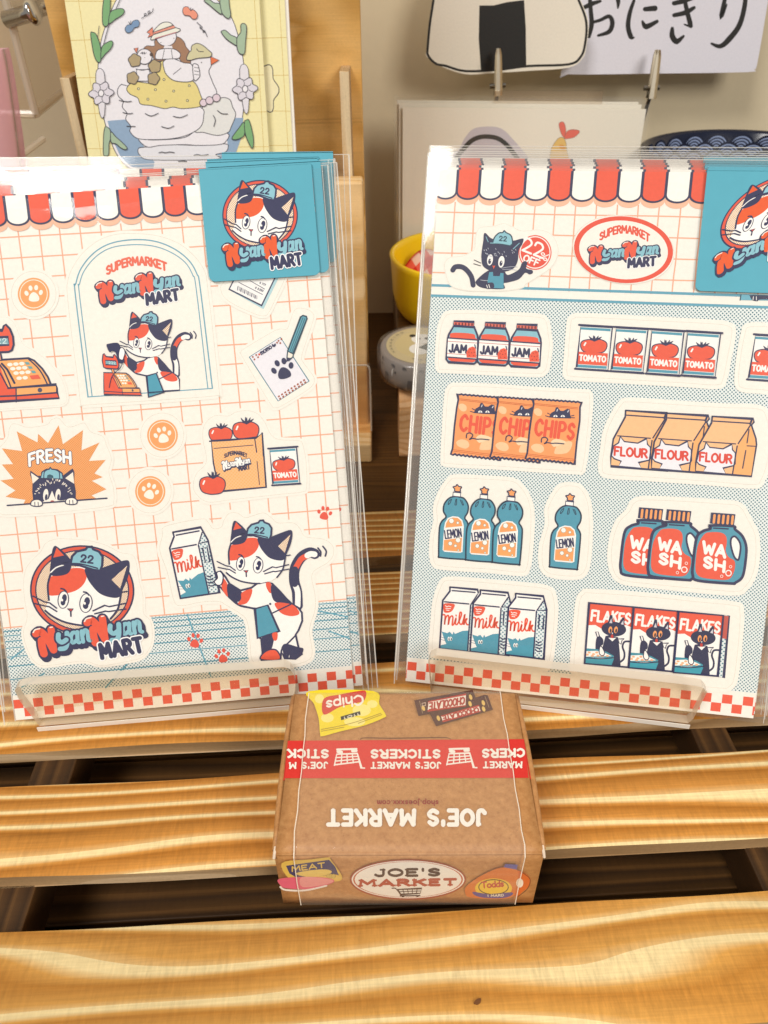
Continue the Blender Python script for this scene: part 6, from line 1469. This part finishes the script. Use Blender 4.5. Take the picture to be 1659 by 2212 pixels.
FRT = Plane(np.array(BM @ Vector((0, -.00038, 0))), np.array(RB @ Vector((1, 0, 0))), np.array([0, 0, 1.0]))
TAPE, IV = '#DE2B22', '#F8F1E4'
A = Art(TOP, 'c5', z0=4e-5)
# tape band
A.poly([(120, 385), (1462, 376), (1488, 596), (104, 598)], TAPE)
def cart(A, ox, oy, k=1):
    f = lambda x, y: (ox + x * k, oy + y * k)
    A.line([f(400, 435), f(510, 432)], 11 * k, IV).line([f(405, 447), f(425, 450)], 17 * k, IV).line([f(488, 443), f(508, 442)], 17 * k, IV)
    A.line([f(385, 525), f(398, 462), f(515, 458), f(538, 540), f(556, 541)], 8 * k, IV, smooth=False).line([f(388, 522), f(525, 505)], 8 * k, IV)
    for t in (.25, .5, .75): A.line([f(398 + 117 * t, 461), f(388 + 140 * t, 520 - 12 * t)], 7 * k, IV)
    for t in (.33, .66): A.line([f(396 - 8 * t, 462 + 60 * t), f(516 + 10 * t, 458 + 48 * t)], 7 * k, IV)
cart(A, 0, 0); cart(A, 638, -2)
up = (0, 1)
A.text('STICKERS', (982, 440), (596, 440), 42, 13, IV, up=up, serif=True, gap=.32).text("JOE'S MARKET", (988, 510), (594, 510), 32, 9, IV, up=up, serif=True, gap=.34)
A.text('STICK', (348, 440), (124, 438), 42, 13, IV, up=up, serif=True, gap=.3).text("JOE'S M", (346, 510), (132, 512), 32, 9, IV, up=up, serif=True, gap=.34)
A.text('CKERS', (1462, 434), (1228, 438), 42, 13, IV, up=up, serif=True, gap=.3).text('MARKET', (1448, 508), (1232, 508), 32, 9, IV, up=up, serif=True, gap=.34)
A.text('shop.joesxxx.com', (974, 728), (630, 728), 28, 6, '#9A2E1E', up=up, gap=.3)
A.text("JOE'S MARKET", (1240, 784), (350, 784), 80, 25, '#FBF5EA', up=(0, 1), serif=True, gap=.36)
# crisp packet and chocolate bars
A.poly([(243, 106), (605, 106), (640, 180), (676, 240), (665, 258), (560, 300), (420, 335), (318, 362), (304, 350), (295, 260), (270, 180)], '#F6DC1C', True)
for x, y, rx, ry in ((345, 258, 36, 26), (540, 215, 52, 34), (600, 180, 30, 22), (500, 280, 60, 26), (300, 150, 26, 26)): A.ell(x, y, rx, ry, '#FBEC8A', n=20)
A.poly([(325, 150), (420, 125), (510, 108), (562, 106), (560, 150), (530, 170), (420, 195), (325, 240)], '#D8402F', True)
A.text('Chips', (545, 128), (340, 165), 52, 11, '#FBF3E4', up=(.1, 1), gap=.2)
A.poly([(420, 252), (530, 220), (534, 240), (424, 272)], '#2A2622').text('1101', (524, 230), (440, 254), 12, 4, '#E8DFC8', up=(0, 1))
A.line([(310, 325), (480, 290), (650, 232)], 3, '#A5822A').line([(520, 290), (655, 240)], 3, '#A5822A').line([(310, 335), (440, 312)], 3, '#A5822A')
for P0 in ([(925, 232), (1235, 128), (1255, 130), (1284, 212), (962, 306)], [(838, 160), (1170, 100), (1192, 160), (1188, 186), (1100, 205), (862, 248)]):
    A.poly(P0, '#5A3026', False)
A.poly([(990, 250), (1205, 190), (1215, 222), (1000, 280)], '#F3E6D6', False, '#C03A2C', 5).text('CHOCOLATE', (1200, 200), (1000, 250), 24, 8, '#B3392B', up=(.2, 1), gap=.2)
A.poly([(838, 160), (1170, 100), (1192, 160), (1188, 186), (1100, 205), (862, 248)], '#5A3026')
A.poly([(918, 168), (1132, 126), (1130, 190), (914, 220)], '#F3E6D6', False, '#C03A2C', 6).text('CHOCOLATE', (1124, 142), (926, 176), 38, 9, '#B3392B', up=(-.05, 1), gap=.2)
for x, y in ((890, 205), (1158, 142), (1155, 180), (975, 262), (1230, 175), (1232, 210)): A.ell(x, y, 9, 16, '#E9C069', -20, n=12)
A.poly([(882, 178), (902, 174), (902, 190), (884, 193)], None, False, '#E8C8B0', 3).line([(868, 165), (886, 235)], 3, '#A98A6A').line([(1240, 140), (1262, 200)], 3, '#A98A6A')
# tab slot of the lid
A.line([(532, 384), (555, 374), (700, 376), (850, 374), (1010, 372), (1045, 382)], [3, 4, 5, 5, 4, 3], '#6A3E22')
A.build('lid_print', box)
# tape going down the sides
for s, c0, tx in ((-1, -1, "E'S MA"), (1, 1, 'CKERS')):
    P = Plane(np.array(BM @ Vector((s * (w2 + .00075), 0, 0))), np.array(RB @ Vector((0, -s * -1.0, 0))) * 1.0 if s > 0 else np.array(RB @ Vector((0, -1, 0))), np.array([0, 0, 1.0]))
    y0, y1 = (TOP.uv('c5', [(800, 597)])[0][1], TOP.uv('c5', [(800, 380)])[0][1])
    B = Art(P, None, z0=2e-5); a, b2 = (y0, y1) if s > 0 else (-y1, -y0)
    B.poly([(a, .004), (b2, .004), (b2, h - .0008), (a, h - .0008)], TAPE)
    B.text(tx, (b2 - .001, h - .006), (b2 - .001, .006), .0028, .0006, IV, up=(-1, 0), serif=True) if s < 0 else B.text(tx, (a + .001, .006), (a + .001, h - .006), .0028, .0006, IV, up=(-1, 0), serif=True)
    B.build('side_tape', box)
    E_ = MB(); E_.smooth = True
    sgn = s
    pts = [(sgn * (w2 - .0016), h + .0002), (sgn * (w2 - .0014), h - .0002), (sgn * (w2 - .0003), h - .0004), (sgn * (w2 + .0005), h - .0010), (sgn * (w2 + .0008), h - .003)]
    for i in range(len(pts) - 1):
        q = [(pts[i][0], y0, pts[i][1]), (pts[i + 1][0], y0, pts[i + 1][1]), (pts[i + 1][0], y1, pts[i + 1][1]), (pts[i][0], y1, pts[i][1])]
        E_.face(q if s > 0 else q[::-1], ink(TAPE))
    E_.build('tape_turn', box, BM)
# front face print
A = Art(FRT, 'c6', z0=4e-5)
A.ell(803, 307, 330, 115, '#A6492A', n=56).ell(803, 306, 320, 107, '#F6EEE0', n=56).ell(803, 306, 312, 102, '#C9694A', n=56).ell(803, 306, 303, 100, '#F6EEE0', n=56)
A.text("JOE'S", (616, 286), (980, 282), 36, 15, '#43251E', serif=True, gap=.3).text('MARKET', (532, 342), (1074, 336), 32, 15, '#B4452E', serif=True, gap=.34)
CRT = '#43251E'
A.line([(712, 355), (735, 358), (765, 398)], 6, CRT).line([(745, 362), (882, 356), (872, 384), (762, 390), (745, 362)], 6, CRT, smooth=False)
for t in (.2, .4, .6, .8): A.line([(745 + 137 * t, 360), (760 + 112 * t, 388)], 4, CRT)
A.line([(752, 374), (876, 370)], 4, CRT).line([(758, 398), (870, 396)], 6, CRT).ell(774, 402, 7, 4, CRT, n=8).ell(856, 400, 7, 4, CRT, n=8)
A.poly([(85, 212), (250, 190), (355, 178), (362, 188), (430, 296), (350, 318), (160, 320)], '#E6BE55', True)
A.poly([(110, 226), (355, 192), (390, 232), (410, 280), (165, 290), (130, 270)], '#3A3563').text('MEAT', (146, 258), (330, 234), 26, 7, '#E8C25A', gap=.25)
A.poly([(165, 272), (220, 255), (320, 246), (368, 255), (350, 275), (250, 290)], '#E9C766', True).poly([(160, 300), (300, 285), (390, 275), (425, 298), (330, 308)], '#E7C15C', True)
for x in (352, 366, 380): A.ell(x, 284, 12, 12, '#D9BC62', n=12, out='#A98A3A', ow=2)
A.poly([(70, 300), (200, 288), (330, 292), (385, 310), (340, 335), (230, 358), (110, 352), (78, 335)], '#E4607A', True).poly([(200, 290), (330, 296), (380, 312), (330, 332), (205, 345)], '#EE9A96', True).line([(78, 345), (110, 362), (220, 364), (340, 338)], 10, '#F3E9DD')
A.poly([(1128, 380), (1135, 340), (1220, 280), (1330, 235), (1425, 250), (1440, 300), (1410, 390), (1330, 412), (1160, 405)], '#D9762A', True)
A.poly([(1425, 255), (1470, 270), (1498, 300), (1490, 340), (1450, 375), (1418, 405), (1410, 380), (1440, 330)], '#D96A26', True).line([(1450, 262), (1495, 300), (1480, 355), (1425, 400)], 4, '#6A3A1E')
A.ell(1437, 322, 20, 26, '#F4E7D3').poly([(1345, 232), (1355, 214), (1425, 218), (1420, 246)], '#6A609A')
A.ell(1288, 352, 105, 56, '#EFC63A', 0).poly([(1175, 372), (1260, 384), (1390, 375), (1385, 395), (1330, 408), (1230, 405), (1180, 390)], '#574A8E', True)
A.ell(1288, 345, 84, 42, None, out='#3A2A1C', ow=5).text("Todds", (1222, 350), (1345, 340), 32, 8, '#C23A2A', gap=.15).text('1 MARD', (1255, 400), (1345, 396), 12, 4, '#E8DFC8')
A.build('front_print', box)
# clear band round the middle, specular lines painted along its edges as pale tubes
bandm = clear('wrap_band', '#FFFFFF', haze=.06, rough=.08, hazecol='#FFF3E4', wrinkle=.25, wscale=90)
bandglint = plain('band_edge_glint', '#F8EEDD', .4)
q = TOP.uv('c5', [(240, 106), (185, 700), (1318, 98), (1425, 700)]); xl, xr = q[:2, 0].mean(), q[2:, 0].mean()
ql, qr = FRT.uv('c6', [(190, 300)])[0][0], FRT.uv('c6', [(1425, 320)])[0][0]
path = [(d + .0006, .002), (d + .0006, h - .001), (d - .001, h + .0007)] + [(d * (1 - t), h + .0008) for t in np.linspace(.1, .9, 8)] + [(.001, h + .0007), (-.0009, h - .001), (-.0010, h * .5), (-.0009, .0012)]
rw = random.Random(6); m = MB(); m.smooth = True; LE, RE = [], []
for k, (y, z) in enumerate(path):
    dx = (rw.random() - .5) * .0005
    LE.append((xl + dx, y, z)); RE.append((xr + dx, y, z))
for k in range(len(path) - 1): m.face([LE[k], LE[k + 1], RE[k + 1], RE[k]], bandm)
m.build('clear_band', box, BM)
for Q in (LE, RE):
    m = MB(); m.tube(Q, .00011, bandglint, 6); m.build('band_edge_glint', box, BM)
